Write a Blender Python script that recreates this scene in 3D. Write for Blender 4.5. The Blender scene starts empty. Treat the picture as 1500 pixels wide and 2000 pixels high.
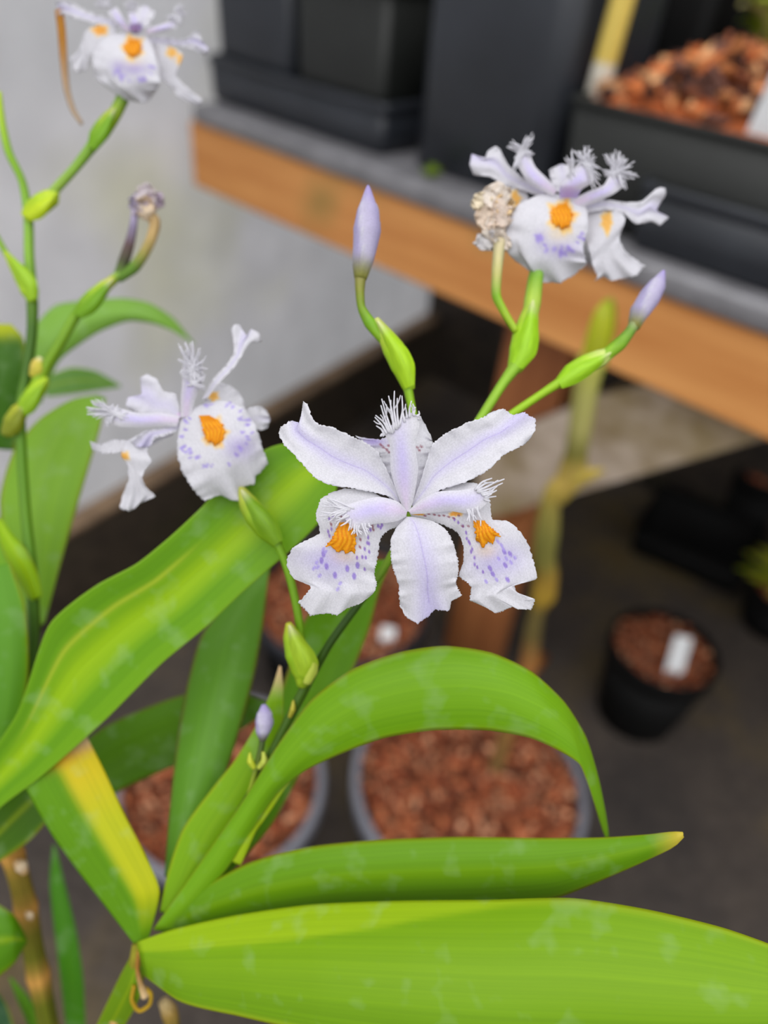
import bpy, math, random
import numpy as np
from mathutils import Vector, Matrix

# ------------------------------------------------------------------ camera, sky, exposure
C = bpy.context.scene.collection
random.seed(7)
RNG = np.random.default_rng(11)
FPX = 1450.0
TH, RHO = math.radians(39.0), math.radians(6.0)
F_ = np.array([0, math.cos(TH), -math.sin(TH)])
U0 = np.array([0, math.sin(TH), math.cos(TH)])
R0 = np.array([1.0, 0, 0])
R_ = math.cos(RHO) * R0 + math.sin(RHO) * U0
U_ = -math.sin(RHO) * R0 + math.cos(RHO) * U0
CAMZ = 1.03                       # the lens is 1.03 m above the floor
CAM = np.array([0, 0, CAMZ])

cd = bpy.data.cameras.new('camera')
cam = bpy.data.objects.new('camera', cd); C.objects.link(cam)
M = Matrix(((R_[0], U_[0], -F_[0], 0), (R_[1], U_[1], -F_[1], 0), (R_[2], U_[2], -F_[2], CAMZ), (0, 0, 0, 1)))
cam.matrix_world = M
cd.sensor_fit = 'VERTICAL'; cd.sensor_height = 36.0
cd.lens = FPX / 2000 * 36.0
cd.clip_start = 0.01; cd.clip_end = 60
cd.dof.use_dof = True; cd.dof.focus_distance = 0.1655
cd.dof.aperture_fstop = 6.2
bpy.context.scene.camera = cam

sc = bpy.context.scene
sc.view_settings.view_transform = 'Standard'
sc.view_settings.look = 'None'
sc.view_settings.gamma = 1.0
sc.view_settings.use_curve_mapping = False
sc.view_settings.exposure = 0.66
sc.cycles.max_bounces = 8
sc.cycles.diffuse_bounces = 5
sc.cycles.transmission_bounces = 6

w = bpy.data.worlds.new('overcast_sky'); sc.world = w; w.use_nodes = True
nt = w.node_tree; nt.nodes.clear()
out = nt.nodes.new('ShaderNodeOutputWorld'); bg = nt.nodes.new('ShaderNodeBackground')
tc = nt.nodes.new('ShaderNodeTexCoord'); sx = nt.nodes.new('ShaderNodeSeparateXYZ')
mr = nt.nodes.new('ShaderNodeMapRange')
mr.inputs[1].default_value = 0.0; mr.inputs[2].default_value = 1.0
mr.inputs[3].default_value = 0.42; mr.inputs[4].default_value = 1.25
nt.links.new(tc.outputs['Generated'], sx.inputs[0]); nt.links.new(sx.outputs[2], mr.inputs[0])
nt.links.new(mr.outputs[0], bg.inputs[1])
bg.inputs[0].default_value = (0.99, 0.99, 1.0, 1)
nt.links.new(bg.outputs[0], out.inputs[0])

sl = bpy.data.lights.new('soft_daylight', 'SUN'); sl.energy = 0.55; sl.angle = math.radians(70)
sl.color = (1.0, 0.98, 0.95)
so = bpy.data.objects.new('soft_daylight', sl); C.objects.link(so)
so.location = (0, -1, 4)
so.rotation_euler = (math.radians(22), math.radians(-12), 0)

# ------------------------------------------------------------------ helpers
def ray(x, y):
    return F_ + (x - 750) / FPX * R_ - (y - 1000) / FPX * U_
def at(x, y, d):
    return CAM + ray(x, y) * d
def on_z(x, y, z):
    r = ray(x, y); return CAM + r * ((z - CAMZ) / r[2])
def on_plane(x, y, p, n):
    r = ray(x, y); return CAM + r * (np.dot(p - CAM, n) / np.dot(r, n))
def S(c):
    c = np.asarray(c, float) / 255.0
    return np.where(c <= 0.04045, c / 12.92, ((c + 0.055) / 1.055) ** 2.4)
def lerp(a, b, t):
    return np.asarray(a, float) * (1 - t) + np.asarray(b, float) * t
def sstep(a, b, x):
    t = min(1, max(0, (x - a) / (b - a))); return t * t * (3 - 2 * t)

ORG = {}
def wloc(o):
    return ORG.get(o.name, np.zeros(3)) if o is not None else np.zeros(3)
def tag(o, label=None, cat=None, group=None, kind=None):
    if label: o['label'] = label
    if cat: o['category'] = cat
    if group: o['group'] = group
    if kind: o['kind'] = kind
    return o
def empty(name, loc, label, cat, group=None):
    o = bpy.data.objects.new(name, None); C.objects.link(o)
    o.location = loc; o.empty_display_size = 0.02; ORG[o.name] = np.array(loc, float)
    return tag(o, label, cat, group)

class MB:
    """collects vertices, faces, colours and uvs of ONE mesh object"""
    def __init__(s): s.v = []; s.f = []; s.c = []; s.uv = []
    def add(s, vs, fs, cs, uvs=None):
        k = len(s.v)
        s.v += [tuple(p) for p in vs]
        s.f += [tuple(i + k for i in f) for f in fs]
        if len(np.shape(cs)) == 1: cs = [cs] * len(vs)
        s.c += [tuple(c) for c in cs]
        s.uv += [tuple(u) for u in uvs] if uvs is not None else [(0.5, 0.5)] * len(vs)
    def build(s, name, mat, parent=None, smooth=True, solid=0.0, bevel=0.0, origin=None):
        me = bpy.data.meshes.new(name)
        base = wloc(parent)
        o0 = base if origin is None else np.asarray(origin, float)
        V = np.array(s.v, float) - o0
        me.from_pydata([tuple(p) for p in V], [], s.f)
        ca = me.color_attributes.new('Col', 'FLOAT_COLOR', 'POINT')
        arr = np.ones((len(s.v), 4), np.float32); arr[:, :3] = np.array(s.c, np.float32)[:, :3]
        ca.data.foreach_set('color', arr.ravel())
        ul = me.uv_layers.new(name='UVMap')
        li = np.zeros(len(me.loops), np.int32); me.loops.foreach_get('vertex_index', li)
        ul.data.foreach_set('uv', np.array(s.uv, np.float32)[li].ravel())
        me.materials.append(mat)
        if smooth: me.polygons.foreach_set('use_smooth', [True] * len(me.polygons))
        me.validate(); me.update()
        o = bpy.data.objects.new(name, me); C.objects.link(o)
        if parent is not None: o.parent = parent
        o.location = o0 - base
        ORG[o.name] = o0
        if solid:
            m = o.modifiers.new('thickness', 'SOLIDIFY'); m.thickness = solid; m.offset = 0
        if bevel:
            m = o.modifiers.new('bevel', 'BEVEL'); m.width = bevel; m.segments = 3; m.limit_method = 'ANGLE'
        return o

def catmull(P, n):
    P = np.asarray(P, float); k = len(P)
    if k == 2:
        t = np.linspace(0, 1, n)[:, None]; return P[0] * (1 - t) + P[1] * t
    seg = np.linalg.norm(np.diff(P[:, :2], axis=0), axis=1) if P.shape[1] > 1 else np.ones(k - 1)
    seg = np.maximum(seg, 1e-6); s = np.concatenate([[0], np.cumsum(seg)]); s /= s[-1]
    T = np.gradient(P, s, axis=0)
    out = np.zeros((n, P.shape[1]))
    for i, t in enumerate(np.linspace(0, 1, n)):
        j = min(k - 2, max(0, np.searchsorted(s, t, 'right') - 1)); h = s[j + 1] - s[j]; q = (t - s[j]) / h
        out[i] = ((2*q**3 - 3*q**2 + 1) * P[j] + (q**3 - 2*q**2 + q) * h * T[j] * .8 +
                  (-2*q**3 + 3*q**2) * P[j + 1] + (q**3 - q**2) * h * T[j + 1] * .8)
    return out
def lin(P, n):
    P = np.asarray(P, float)
    s = np.concatenate([[0], np.cumsum(np.maximum(1e-6, np.linalg.norm(np.diff(P[:, :2], axis=0), axis=1)))]); s /= s[-1]
    t = np.linspace(0, 1, n)
    return np.stack([np.interp(t, s, P[:, i]) for i in range(P.shape[1])], 1)

def grid_rows(rows, depths, nu, nv):
    """rows of image points from base to tip -> nv x nu grid of (x, y, depth)"""
    K = []
    for r, d in zip(rows, depths):
        if np.ndim(d) == 0: d = (d, d)
        p = lin(r, nu)
        K.append(np.column_stack([p, np.linspace(d[0], d[-1], nu)]))
    K = np.array(K)
    mid = K[:, nu // 2, :]
    G = np.zeros((nv, nu, 3))
    # common parameter for all the columns so that the rows stay aligned
    seg = np.maximum(1.0, np.linalg.norm(np.diff(K[:, :, :2].mean(1), axis=0), axis=1))
    s = np.concatenate([[0], np.cumsum(seg)]); s /= s[-1]
    T = np.gradient(K, s, axis=0)
    for i, t in enumerate(np.linspace(0, 1, nv)):
        j = min(len(K) - 2, max(0, np.searchsorted(s, t, 'right') - 1)); h = s[j + 1] - s[j]; q = (t - s[j]) / h
        G[i] = ((2*q**3 - 3*q**2 + 1) * K[j] + (q**3 - 2*q**2 + q) * h * T[j] * .7 +
                (-2*q**3 + 3*q**2) * K[j + 1] + (q**3 - q**2) * h * T[j + 1] * .7)
    return G
def sheet(mb, rows, depths, nu, nv, colour, keel=0.0, fold=0.0, ruffle=0.0, rfreq=7, tooth=0.0, seed=0, post=None):
    """a curved blade: keel = rounded crown, fold = V along the midrib, ruffle = wavy margin, all in metres"""
    G = grid_rows(rows, depths, nu, nv); rg = np.random.default_rng(seed)
    u = np.linspace(0, 1, nu); e = np.abs(2 * u - 1)
    ph = rg.uniform(0, 6.28, 4)
    for i in range(nv):
        v = i / (nv - 1); env = math.sin(math.pi * min(1, v * .9 + .06))
        G[i, :, 2] += -keel * (1 - e**2) * env + fold * (1 - e) * env
        wl = math.sin(rfreq * 6.28 * v + ph[0]) * .6 + math.sin(rfreq * 1.73 * 6.28 * v + ph[1]) * .4
        wr = math.sin(rfreq * 6.28 * v + ph[2]) * .6 + math.sin(rfreq * 1.57 * 6.28 * v + ph[3]) * .4
        G[i, :, 2] += ruffle * min(1, v * 3) * np.where(u < .5, wl, wr) * e**2.5
        if i > nv * .5:
            G[i, :, 2] += ruffle * ((v - .5) * 2)**2 * np.sin(u * 6.28 * 2.6 + ph[1])
    if tooth:
        D = G.copy()
        for i in range(1, nv):
            for col, nb in ((0, 2), (nu - 1, nu - 3)):
                dv = D[i, col, :2] - D[i, nb, :2]; L = np.linalg.norm(dv) + 1e-6
                G[i, col, :2] += dv / L * rg.uniform(-.35, 1) * tooth * min(1, 4 * i / nv)
        for j in range(nu):
            dv = D[-1, j, :2] - D[-3, j, :2]; L = np.linalg.norm(dv) + 1e-6
            G[-1, j, :2] += dv / L * rg.uniform(-.35, 1) * tooth
    if post is not None:
        for i in range(nv):
            for j in range(nu): G[i, j, 2] += post(G[i, j, 0], G[i, j, 1])
    vs, cs, uvs = [], [], []
    for i in range(nv):
        for j in range(nu):
            x, y, d = G[i, j]; vs.append(at(x, y, d))
            cs.append(colour(x, y, u[j], i / (nv - 1))); uvs.append((u[j], i / (nv - 1)))
    fs = [(i*nu + j, i*nu + j + 1, (i+1)*nu + j + 1, (i+1)*nu + j) for i in range(nv - 1) for j in range(nu - 1)]
    mb.add(vs, fs, cs, uvs)
    return G

def tube(mb, P, R, cols, n=8, cap=True, flat=1.0):
    """a tapering tube through 3-D points; cols = one colour per point or one colour"""
    P = np.asarray(P, float); k = len(P)
    T = np.gradient(P, axis=0); T /= np.linalg.norm(T, axis=1)[:, None] + 1e-12
    a = np.cross(T[0], F_);
    if np.linalg.norm(a) < 1e-3: a = np.cross(T[0], R_)
    a /= np.linalg.norm(a); vs, cs, uvs = [], [], []
    if np.ndim(R) == 0: R = [R] * k
    cols = np.asarray(cols, float)
    if cols.ndim == 1: cols = np.repeat(cols[None], k, 0)
    for i in range(k):
        a = a - T[i] * np.dot(a, T[i]); a /= np.linalg.norm(a) + 1e-12
        b = np.cross(T[i], a)
        for j in range(n):
            t = 2 * math.pi * j / n
            vs.append(P[i] + R[i] * (a * math.cos(t) + b * math.sin(t) * flat)); cs.append(cols[i]); uvs.append((j / n, i / (k - 1)))
    fs = [(i*n + j, i*n + (j+1) % n, (i+1)*n + (j+1) % n, (i+1)*n + j) for i in range(k - 1) for j in range(n)]
    if cap:
        fs.append(tuple(range(n - 1, -1, -1))); fs.append(tuple((k - 1)*n + j for j in range(n)))
    mb.add(vs, fs, cs, uvs)
def ptube(mb, pts, rpx, cols, n=10, m=None, flat=1.0):
    """tube through image points with depth (x, y, d); radius given as it looks, in pixels"""
    m = m or max(8, 5 * len(pts)); k = len(pts)
    Q = catmull(pts, m)
    if np.ndim(rpx) == 0: rpx = [rpx] * k
    s = np.concatenate([[0], np.cumsum(np.linalg.norm(np.diff(np.asarray(pts, float)[:, :2], axis=0), axis=1))]); s /= s[-1]
    t = np.linspace(0, 1, m); rr = np.interp(t, s, rpx)
    cols = np.asarray(cols, float)
    cc = cols if cols.ndim == 1 else np.stack([np.interp(t, s, cols[:, i]) for i in range(3)], 1)
    tube(mb, [at(*q) for q in Q], [r * q[2] / FPX for r, q in zip(rr, Q)], cc, n, True, flat)

def box(mb, o, ex, ey, ez, col):
    o, ex, ey, ez = map(lambda a: np.asarray(a, float), (o, ex, ey, ez))
    vs = [o + ex*i + ey*j + ez*k for k in (0, 1) for j in (0, 1) for i in (0, 1)]
    fs = [(0, 2, 3, 1), (4, 5, 7, 6), (0, 1, 5, 4), (2, 6, 7, 3), (0, 4, 6, 2), (1, 3, 7, 5)]
    if np.dot(np.cross(ex, ey), ez) < 0: fs = [f[::-1] for f in fs]
    Lx = np.linalg.norm(ex); Ly = np.linalg.norm(ey) + np.linalg.norm(ez)
    mb.add(vs, fs, col, [(i * 1.0, (j + k) * .5) for k in (0, 1) for j in (0, 1) for i in (0, 1)])
def loops(mb, L, col, close_first=False, close_last=False):
    n = len(L[0]); vs = [p for l in L for p in l]
    fs = [(i*n + j, i*n + (j+1) % n, (i+1)*n + (j+1) % n, (i+1)*n + j) for i in range(len(L) - 1) for j in range(n)]
    if close_first: fs.append(tuple(range(n - 1, -1, -1)))
    if close_last: fs.append(tuple((len(L) - 1)*n + j for j in range(n)))
    mb.add(vs, fs, col)
def ring(c, r, z, n=48):
    return [np.array([c[0] + r * math.cos(2*math.pi*i/n), c[1] + r * math.sin(2*math.pi*i/n), z]) for i in range(n)]
def rsq(c, ex, ey, hx, hy, z, rad, k=6):
    """rounded rectangle loop, half sizes hx, hy along unit vectors ex, ey"""
    pts = []
    for qx, qy, a0 in ((1, 1, 0), (-1, 1, 90), (-1, -1, 180), (1, -1, 270)):
        for i in range(k + 1):
            a = math.radians(a0 + 90 * i / k)
            x = qx * (hx - rad) + rad * math.cos(a); y = qy * (hy - rad) + rad * math.sin(a)
            p = np.array(c[:2]) + ex[:2] * x + ey[:2] * y; pts.append(np.array([p[0], p[1], z]))
    return pts

# ------------------------------------------------------------------ materials
def nodes(name):
    m = bpy.data.materials.new(name); m.use_nodes = True
    t = m.node_tree; t.nodes.clear()
    o = t.nodes.new('ShaderNodeOutputMaterial'); p = t.nodes.new('ShaderNodeBsdfPrincipled')
    t.links.new(p.outputs[0], o.inputs[0]); return m, t, o, p
def noise(t, scale, detail=3, vec=None, rough=.5):
    n = t.nodes.new('ShaderNodeTexNoise'); n.inputs['Scale'].default_value = scale
    n.inputs['Detail'].default_value = detail; n.inputs['Roughness'].default_value = rough
    if vec is not None: t.links.new(vec, n.inputs['Vector'])
    return n
def ramp(t, fac, stops):
    r = t.nodes.new('ShaderNodeValToRGB'); e = r.color_ramp.elements
    while len(e) < len(stops): e.new(0.5)
    for el, (p, c) in zip(e, stops): el.position = p; el.color = (*c, 1)
    t.links.new(fac, r.inputs[0]); return r
def mul(t, a, b, fac=1.0, mode='MULTIPLY'):
    x = t.nodes.new('ShaderNodeMix'); x.data_type = 'RGBA'; x.blend_type = mode
    x.inputs[0].default_value = fac; t.links.new(a, x.inputs[6]); t.links.new(b, x.inputs[7]); return x.outputs[2]
def bump(t, h, p, strength, dist):
    b = t.nodes.new('ShaderNodeBump'); b.inputs['Strength'].default_value = strength; b.inputs['Distance'].default_value = dist
    t.links.new(h, b.inputs['Height']); t.links.new(b.outputs[0], p.inputs['Normal']); return b
def mapping(t, src, scale):
    m = t.nodes.new('ShaderNodeMapping'); m.inputs['Scale'].default_value = scale; t.links.new(src, m.inputs[0]); return m.outputs[0]

def living(name, trans, rough, streak, lo, hi, spec=.5, bstr=.15, bdist=.0002, sheen_blotch=0.0, grain=0.0):
    """petal and leaf skin: colour from the mesh, streaks along the blade, some light let through"""
    m, t, o, p = nodes(name)
    a = t.nodes.new('ShaderNodeAttribute'); a.attribute_name = 'Col'
    uv = t.nodes.new('ShaderNodeUVMap'); uv.uv_map = 'UVMap'
    n = noise(t, 1.0, 3, mapping(t, uv.outputs[0], streak))
    r = ramp(t, n.outputs[0], [(.3, lo), (.7, hi)])
    c = mul(t, a.outputs['Color'], r.outputs[0])
    if sheen_blotch:  # whitish leaf sheen painted into the base colour as pale patches
        g = t.nodes.new('ShaderNodeTexCoord')
        n2 = noise(t, 130, 2, g.outputs['Object'])
        r2 = ramp(t, n2.outputs[0], [(.56, (0, 0, 0)), (.72, (sheen_blotch, sheen_blotch, sheen_blotch))])
        pale = t.nodes.new('ShaderNodeRGB'); pale.outputs[0].default_value = (.42, .6, .32, 1)
        x = t.nodes.new('ShaderNodeMix'); x.data_type = 'RGBA'
        t.links.new(r2.outputs[0], x.inputs[0]); t.links.new(c, x.inputs[6]); t.links.new(pale.outputs[0], x.inputs[7]); c = x.outputs[2]
    if grain:
        g = t.nodes.new('ShaderNodeTexCoord'); n3 = noise(t, 2600, 2, g.outputs['Object'])
        r3 = ramp(t, n3.outputs[0], [(.3, (1 - grain,)*3), (.7, (1 + grain*.5,)*3)]); c = mul(t, c, r3.outputs[0])
    t.links.new(c, p.inputs['Base Color']); p.inputs['Roughness'].default_value = rough
    p.inputs['Specular IOR Level'].default_value = spec
    b1 = bump(t, n.outputs[0], p, bstr, bdist)
    if grain:
        b2 = t.nodes.new('ShaderNodeBump'); b2.inputs['Strength'].default_value = .35; b2.inputs['Distance'].default_value = .00012
        t.links.new(n3.outputs[0], b2.inputs['Height']); t.links.new(b1.outputs[0], b2.inputs['Normal']); t.links.new(b2.outputs[0], p.inputs['Normal'])
    tr = t.nodes.new('ShaderNodeBsdfTranslucent'); t.links.new(c, tr.inputs[0])
    mx = t.nodes.new('ShaderNodeMixShader'); mx.inputs[0].default_value = trans
    t.links.new(p.outputs[0], mx.inputs[1]); t.links.new(tr.outputs[0], mx.inputs[2]); t.links.new(mx.outputs[0], o.inputs[0])
    return m
PETAL = living('petal_tissue', .34, .55, (70, 5, 1), (.92, .92, .93), (1, 1, 1), .3, .22, .0002, 0, .1)
LEAF = living('leaf_skin', .34, .42, (26, .9, 1), (.88, .9, .9), (1.06, 1.04, 1.05), .26, .12, .0002, .18)
STEM = living('stem_skin', .12, .45, (6, 4, 1), (.82, .85, .8), (1.05, 1.05, 1), .4, .1, .0002)
DRY = living('dry_tissue', .2, .8, (12, 5, 1), (.7, .68, .66), (1.1, 1.1, 1.1), .2, .5, .0006)

def plastic(name, col, rough, var=.3, spec=.5, scale=9):
    m, t, o, p = nodes(name)
    g = t.nodes.new('ShaderNodeTexCoord'); n = noise(t, scale, 4, g.outputs['Object'])
    c = S(col); r = ramp(t, n.outputs[0], [(.3, c * (1 - var)), (.7, c * (1 + var))])
    t.links.new(r.outputs[0], p.inputs['Base Color']); p.inputs['Roughness'].default_value = rough
    p.inputs['Specular IOR Level'].default_value = spec
    n2 = noise(t, 220, 2, g.outputs['Object']); bump(t, n2.outputs[0], p, .15, .001); return m
BLACK = plastic('black_plastic', (29, 31, 29), .45, .25, .4)
BLUEBLACK = plastic('dusty_black_plastic', (42, 45, 51), .36, .25, .4)
DEEP = plastic('matt_black_plastic', (13, 13, 13), .65, .25, .15)
GREYRIM = plastic('greyed_plastic', (112, 113, 122), .5, .2)
LINER = plastic('grey_bench_liner', (122, 121, 125), .38, .2, .6, 30)
WHITE = plastic('white_plastic', (226, 228, 230), .4, .03)
STAKE = None
def vcol(name, rough, spec=.3, nscale=60, lo=.7, hi=1.15, bstr=.4, bdist=.002):
    m, t, o, p = nodes(name)
    a = t.nodes.new('ShaderNodeAttribute'); a.attribute_name = 'Col'
    g = t.nodes.new('ShaderNodeTexCoord'); n = noise(t, nscale, 4, g.outputs['Object'])
    r = ramp(t, n.outputs[0], [(.3, (lo,)*3), (.7, (hi,)*3)])
    t.links.new(mul(t, a.outputs['Color'], r.outputs[0]), p.inputs['Base Color'])
    p.inputs['Roughness'].default_value = rough; p.inputs['Specular IOR Level'].default_value = spec
    bump(t, n.outputs[0], p, bstr, bdist); return m
BARK = vcol('bark_chips', .85, .2, 90)
PAINT = vcol('painted_wood', .5, .4, 120, .9, 1.06, .1, .0005)
def wood(name, base, dark, moss=None, stretch=(2.2, 34, 34), mossamt=.55, rough=.65):
    m, t, o, p = nodes(name)
    uv = t.nodes.new('ShaderNodeTexCoord')
    v = mapping(t, uv.outputs['Object'], stretch)
    n = noise(t, 1.0, 6, v, .6); r = ramp(t, n.outputs[0], [(.3, S(dark)), (.68, S(base))]); c = r.outputs[0]
    if moss is not None:
        n2 = noise(t, 5.5, 4, uv.outputs['Object']); r2 = ramp(t, n2.outputs[0], [(mossamt, (0,)*3), (mossamt + .16, (.8,)*3)])
        q = t.nodes.new('ShaderNodeRGB'); q.outputs[0].default_value = (*S(moss), 1)
        x = t.nodes.new('ShaderNodeMix'); x.data_type = 'RGBA'
        t.links.new(r2.outputs[0], x.inputs[0]); t.links.new(c, x.inputs[6]); t.links.new(q.outputs[0], x.inputs[7]); c = x.outputs[2]
    t.links.new(c, p.inputs['Base Color']); p.inputs['Roughness'].default_value = rough
    bump(t, n.outputs[0], p, .3, .003); return m
RAILWOOD = wood('rail_timber', (232, 164, 94), (196, 124, 60), (160, 130, 66), mossamt=.6)
LEGWOOD = wood('leg_timber', (178, 112, 64), (138, 80, 42), None, (34, 34, 2.2))
GREYWOOD = wood('weathered_timber', (204, 188, 172), (146, 128, 104), (134, 114, 52), (2.2, 30, 30), .43)
SILLWOOD = wood('sill_timber', (150, 124, 96), (96, 76, 58), (96, 82, 30), mossamt=.6)
DARKWOOD = wood('dark_boards', (62, 52, 42), (34, 28, 24), (44, 46, 28))

# ------------------------------------------------------------------ the setting
def floor_mat():
    m, t, o, p = nodes('ground_fabric')
    g = t.nodes.new('ShaderNodeTexCoord'); n = noise(t, 2.6, 6, g.outputs['Object'], .62)
    r = ramp(t, n.outputs[0], [(.28, S((48, 45, 45))), (.5, S((78, 70, 64))), (.62, S((98, 85, 60))), (.78, S((106, 82, 44)))])
    n2 = noise(t, 70, 4, g.outputs['Object'], .7); r2 = ramp(t, n2.outputs[0], [(.3, (.62,)*3), (.7, (1.25,)*3)])
    t.links.new(mul(t, r.outputs[0], r2.outputs[0]), p.inputs['Base Color']); p.inputs['Roughness'].default_value = .85
    p.inputs['Specular IOR Level'].default_value = .25
    bump(t, n2.outputs[0], p, .5, .006); return m
def structure(o): o['kind'] = 'structure'; return o
mb = MB(); box(mb, (-2.2, -1.6, -.05), (5.2, 0, 0), (0, 5.6, 0), (0, 0, .05), (1, 1, 1))
structure(mb.build('floor', floor_mat(), smooth=False))

LEDGE = 0.17
wa = on_z(160, 1000, LEDGE); wb = on_z(835, 617, LEDGE)
wd = (wb - wa); wd[2] = 0; wlen = np.linalg.norm(wd); wd /= wlen
wn = np.array([wd[1], -wd[0], 0])            # into the house
def wall_mat():
    """grey twin-wall greenhouse sheet: daylight from outside comes through it"""
    m, t, o, p = nodes('grey_wall_panel')
    g = t.nodes.new('ShaderNodeTexCoord'); n = noise(t, 1.6, 4, g.outputs['Object'])
    r = ramp(t, n.outputs[0], [(.3, S((226, 227, 229))), (.55, S((233, 233, 235))), (.72, S((230, 230, 214)))])
    n2 = noise(t, 14, 4, g.outputs['Object']); r2 = ramp(t, n2.outputs[0], [(.3, (.94,)*3), (.7, (1.03,)*3)])
    c = mul(t, r.outputs[0], r2.outputs[0])
    t.links.new(c, p.inputs['Base Color']); p.inputs['Roughness'].default_value = .55
    tr = t.nodes.new('ShaderNodeBsdfTranslucent'); t.links.new(c, tr.inputs[0])
    mx = t.nodes.new('ShaderNodeMixShader'); mx.inputs[0].default_value = .75
    t.links.new(p.outputs[0], mx.inputs[1]); t.links.new(tr.outputs[0], mx.inputs[2]); t.links.new(mx.outputs[0], o.inputs[0]); return m
WALLM = wall_mat()
mb = MB(); w0 = wa - wd * 1.3; w0[2] = 0
box(mb, w0 - wn * .006, wd * (wlen + 1.3), wn * .006, (0, 0, 2.2), (1, 1, 1))
structure(mb.build('wall_left', WALLM, smooth=False))
mb = MB(); box(mb, w0, wd * (wlen + 1.3), wn * .035, (0, 0, LEDGE), (1, 1, 1))
# sill board: dark face, top edge coloured paler for the light on it
structure(mb.build('baseboard_left', wood('kick_board', (70, 60, 48), (44, 36, 30), (60, 56, 34)), smooth=False, bevel=.003))
mb = MB(); box(mb, w0 + np.array([0, 0, LEDGE]), wd * (wlen + 1.3), wn * .04, (0, 0, .012), (1, 1, 1))
structure(mb.build('trim_1', SILLWOOD, smooth=False, bevel=.003))

# bench axes: E1 along the front rail (to the right and nearer), E2 to the back
ZB = CAMZ - .27
A = on_z(380, 239, ZB); Bp = on_z(1500, 657, ZB)
E1 = Bp - A; E1[2] = 0; E1 /= np.linalg.norm(E1); E2 = np.array([-E1[1], E1[0], 0]); EZ = np.array([0, 0, 1.0])
def bp(u, v, z): return A + E1 * u + E2 * v + EZ * (z - A[2])
def bhit(x, y, v):
    """image point on the vertical plane v behind the rail face -> (u, z)"""
    p = on_plane(x, y, A + E2 * v, E2); return float(np.dot(p - A, E1)), float(p[2])
corner = wb.copy(); corner[2] = 0
mb = MB(); box(mb, corner - E1 * .02, E1 * 3.0, E2 * .05, (0, 0, 2.2), (1, 1, 1))
structure(mb.build('wall_back', DARKWOOD, smooth=False))
mb = MB()
pc = on_z(847, 655, 0.10) ; pc[2] = 0
tube(mb, [pc, pc + EZ * (ZB - .1)], .02, (1, 1, 1), 20)
structure(mb.build('column', plastic('grey_pipe', (96, 98, 100), .4)))

# ------------------------------------------------------------------ the bench
bench = empty('potting_bench', bp(.6, .3, 0), 'timber potting bench with orange-brown front rail and grey lined top', 'bench')
BL = 1.45; RH = .092
mb = MB(); box(mb, bp(0, 0, ZB - RH), E1 * BL, E2 * .04, EZ * RH, (1, 1, 1))
def rot_build(mb, name, mat, parent, **k):
    """store the mesh along its own bench axes so the grain runs along the timber"""
    o = mb.build(name, mat, parent, **k); return o
def timber(name, mat, parent, u0, v0, z0, lu, lv, lz, bevel=.003):
    """a board lying along the bench axes, modelled in its own frame"""
    me = MB(); box(me, (0, 0, 0), (lu, 0, 0), (0, lv, 0), (0, 0, lz), (1, 1, 1))
    ob = me.build(name, mat, None, smooth=False, bevel=bevel)
    p = bp(u0, v0, z0); ob.parent = parent; ob.location = p - wloc(parent); ob.rotation_euler = (0, 0, math.atan2(E1[1], E1[0]))
    ORG[ob.name] = p; return ob
timber('front_rail', RAILWOOD, bench, -.014, 0, ZB - RH, BL, .04, RH)
ZT = ZB + .028
timber('lined_top', LINER, bench, .002, -.008, ZB + .0005, BL - .02, .72, .0275, .009)
timber('back_rail', RAILWOOD, bench, .02, .66, ZB - RH, BL - .04, .04, RH - .001)
u1, z1 = bhit(985, 650, .075); u2, z2 = bhit(1112, 690, .075); 
timber('leg', LEGWOOD, bench, u1, .078, 0.0, u2 - u1, .05, ZB - .001)
timber('leg', LEGWOOD, bench, 1.3, .60, 0.0, u2 - u1, .05, ZB - .001)
# diagonal brace screwed behind the rail, rising to the right
Q = [bhit(930, 1020, .042), bhit(1560, 838, .042), bhit(1560, 690, .042), bhit(1180, 770, .042), bhit(930, 872, .042)]
mb = MB()
Q[1] = (Q[1][0], Q[1][1])
front = [bp(u, .042, z) for u, z in Q]; back = [bp(u, .074, z) for u, z in Q]
def prism(mb, a, b, col=(1, 1, 1)):
    n = len(a); vs = list(a) + list(b)
    fs = [tuple(range(n)), tuple(range(2*n - 1, n - 1, -1))] + [(i, n + i, n + (i+1) % n, (i+1) % n) for i in range(n)]
    mb.add(vs, fs, col)
prism(mb, front, back)
bo = mb.build('brace', GREYWOOD, bench, smooth=False)

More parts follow.
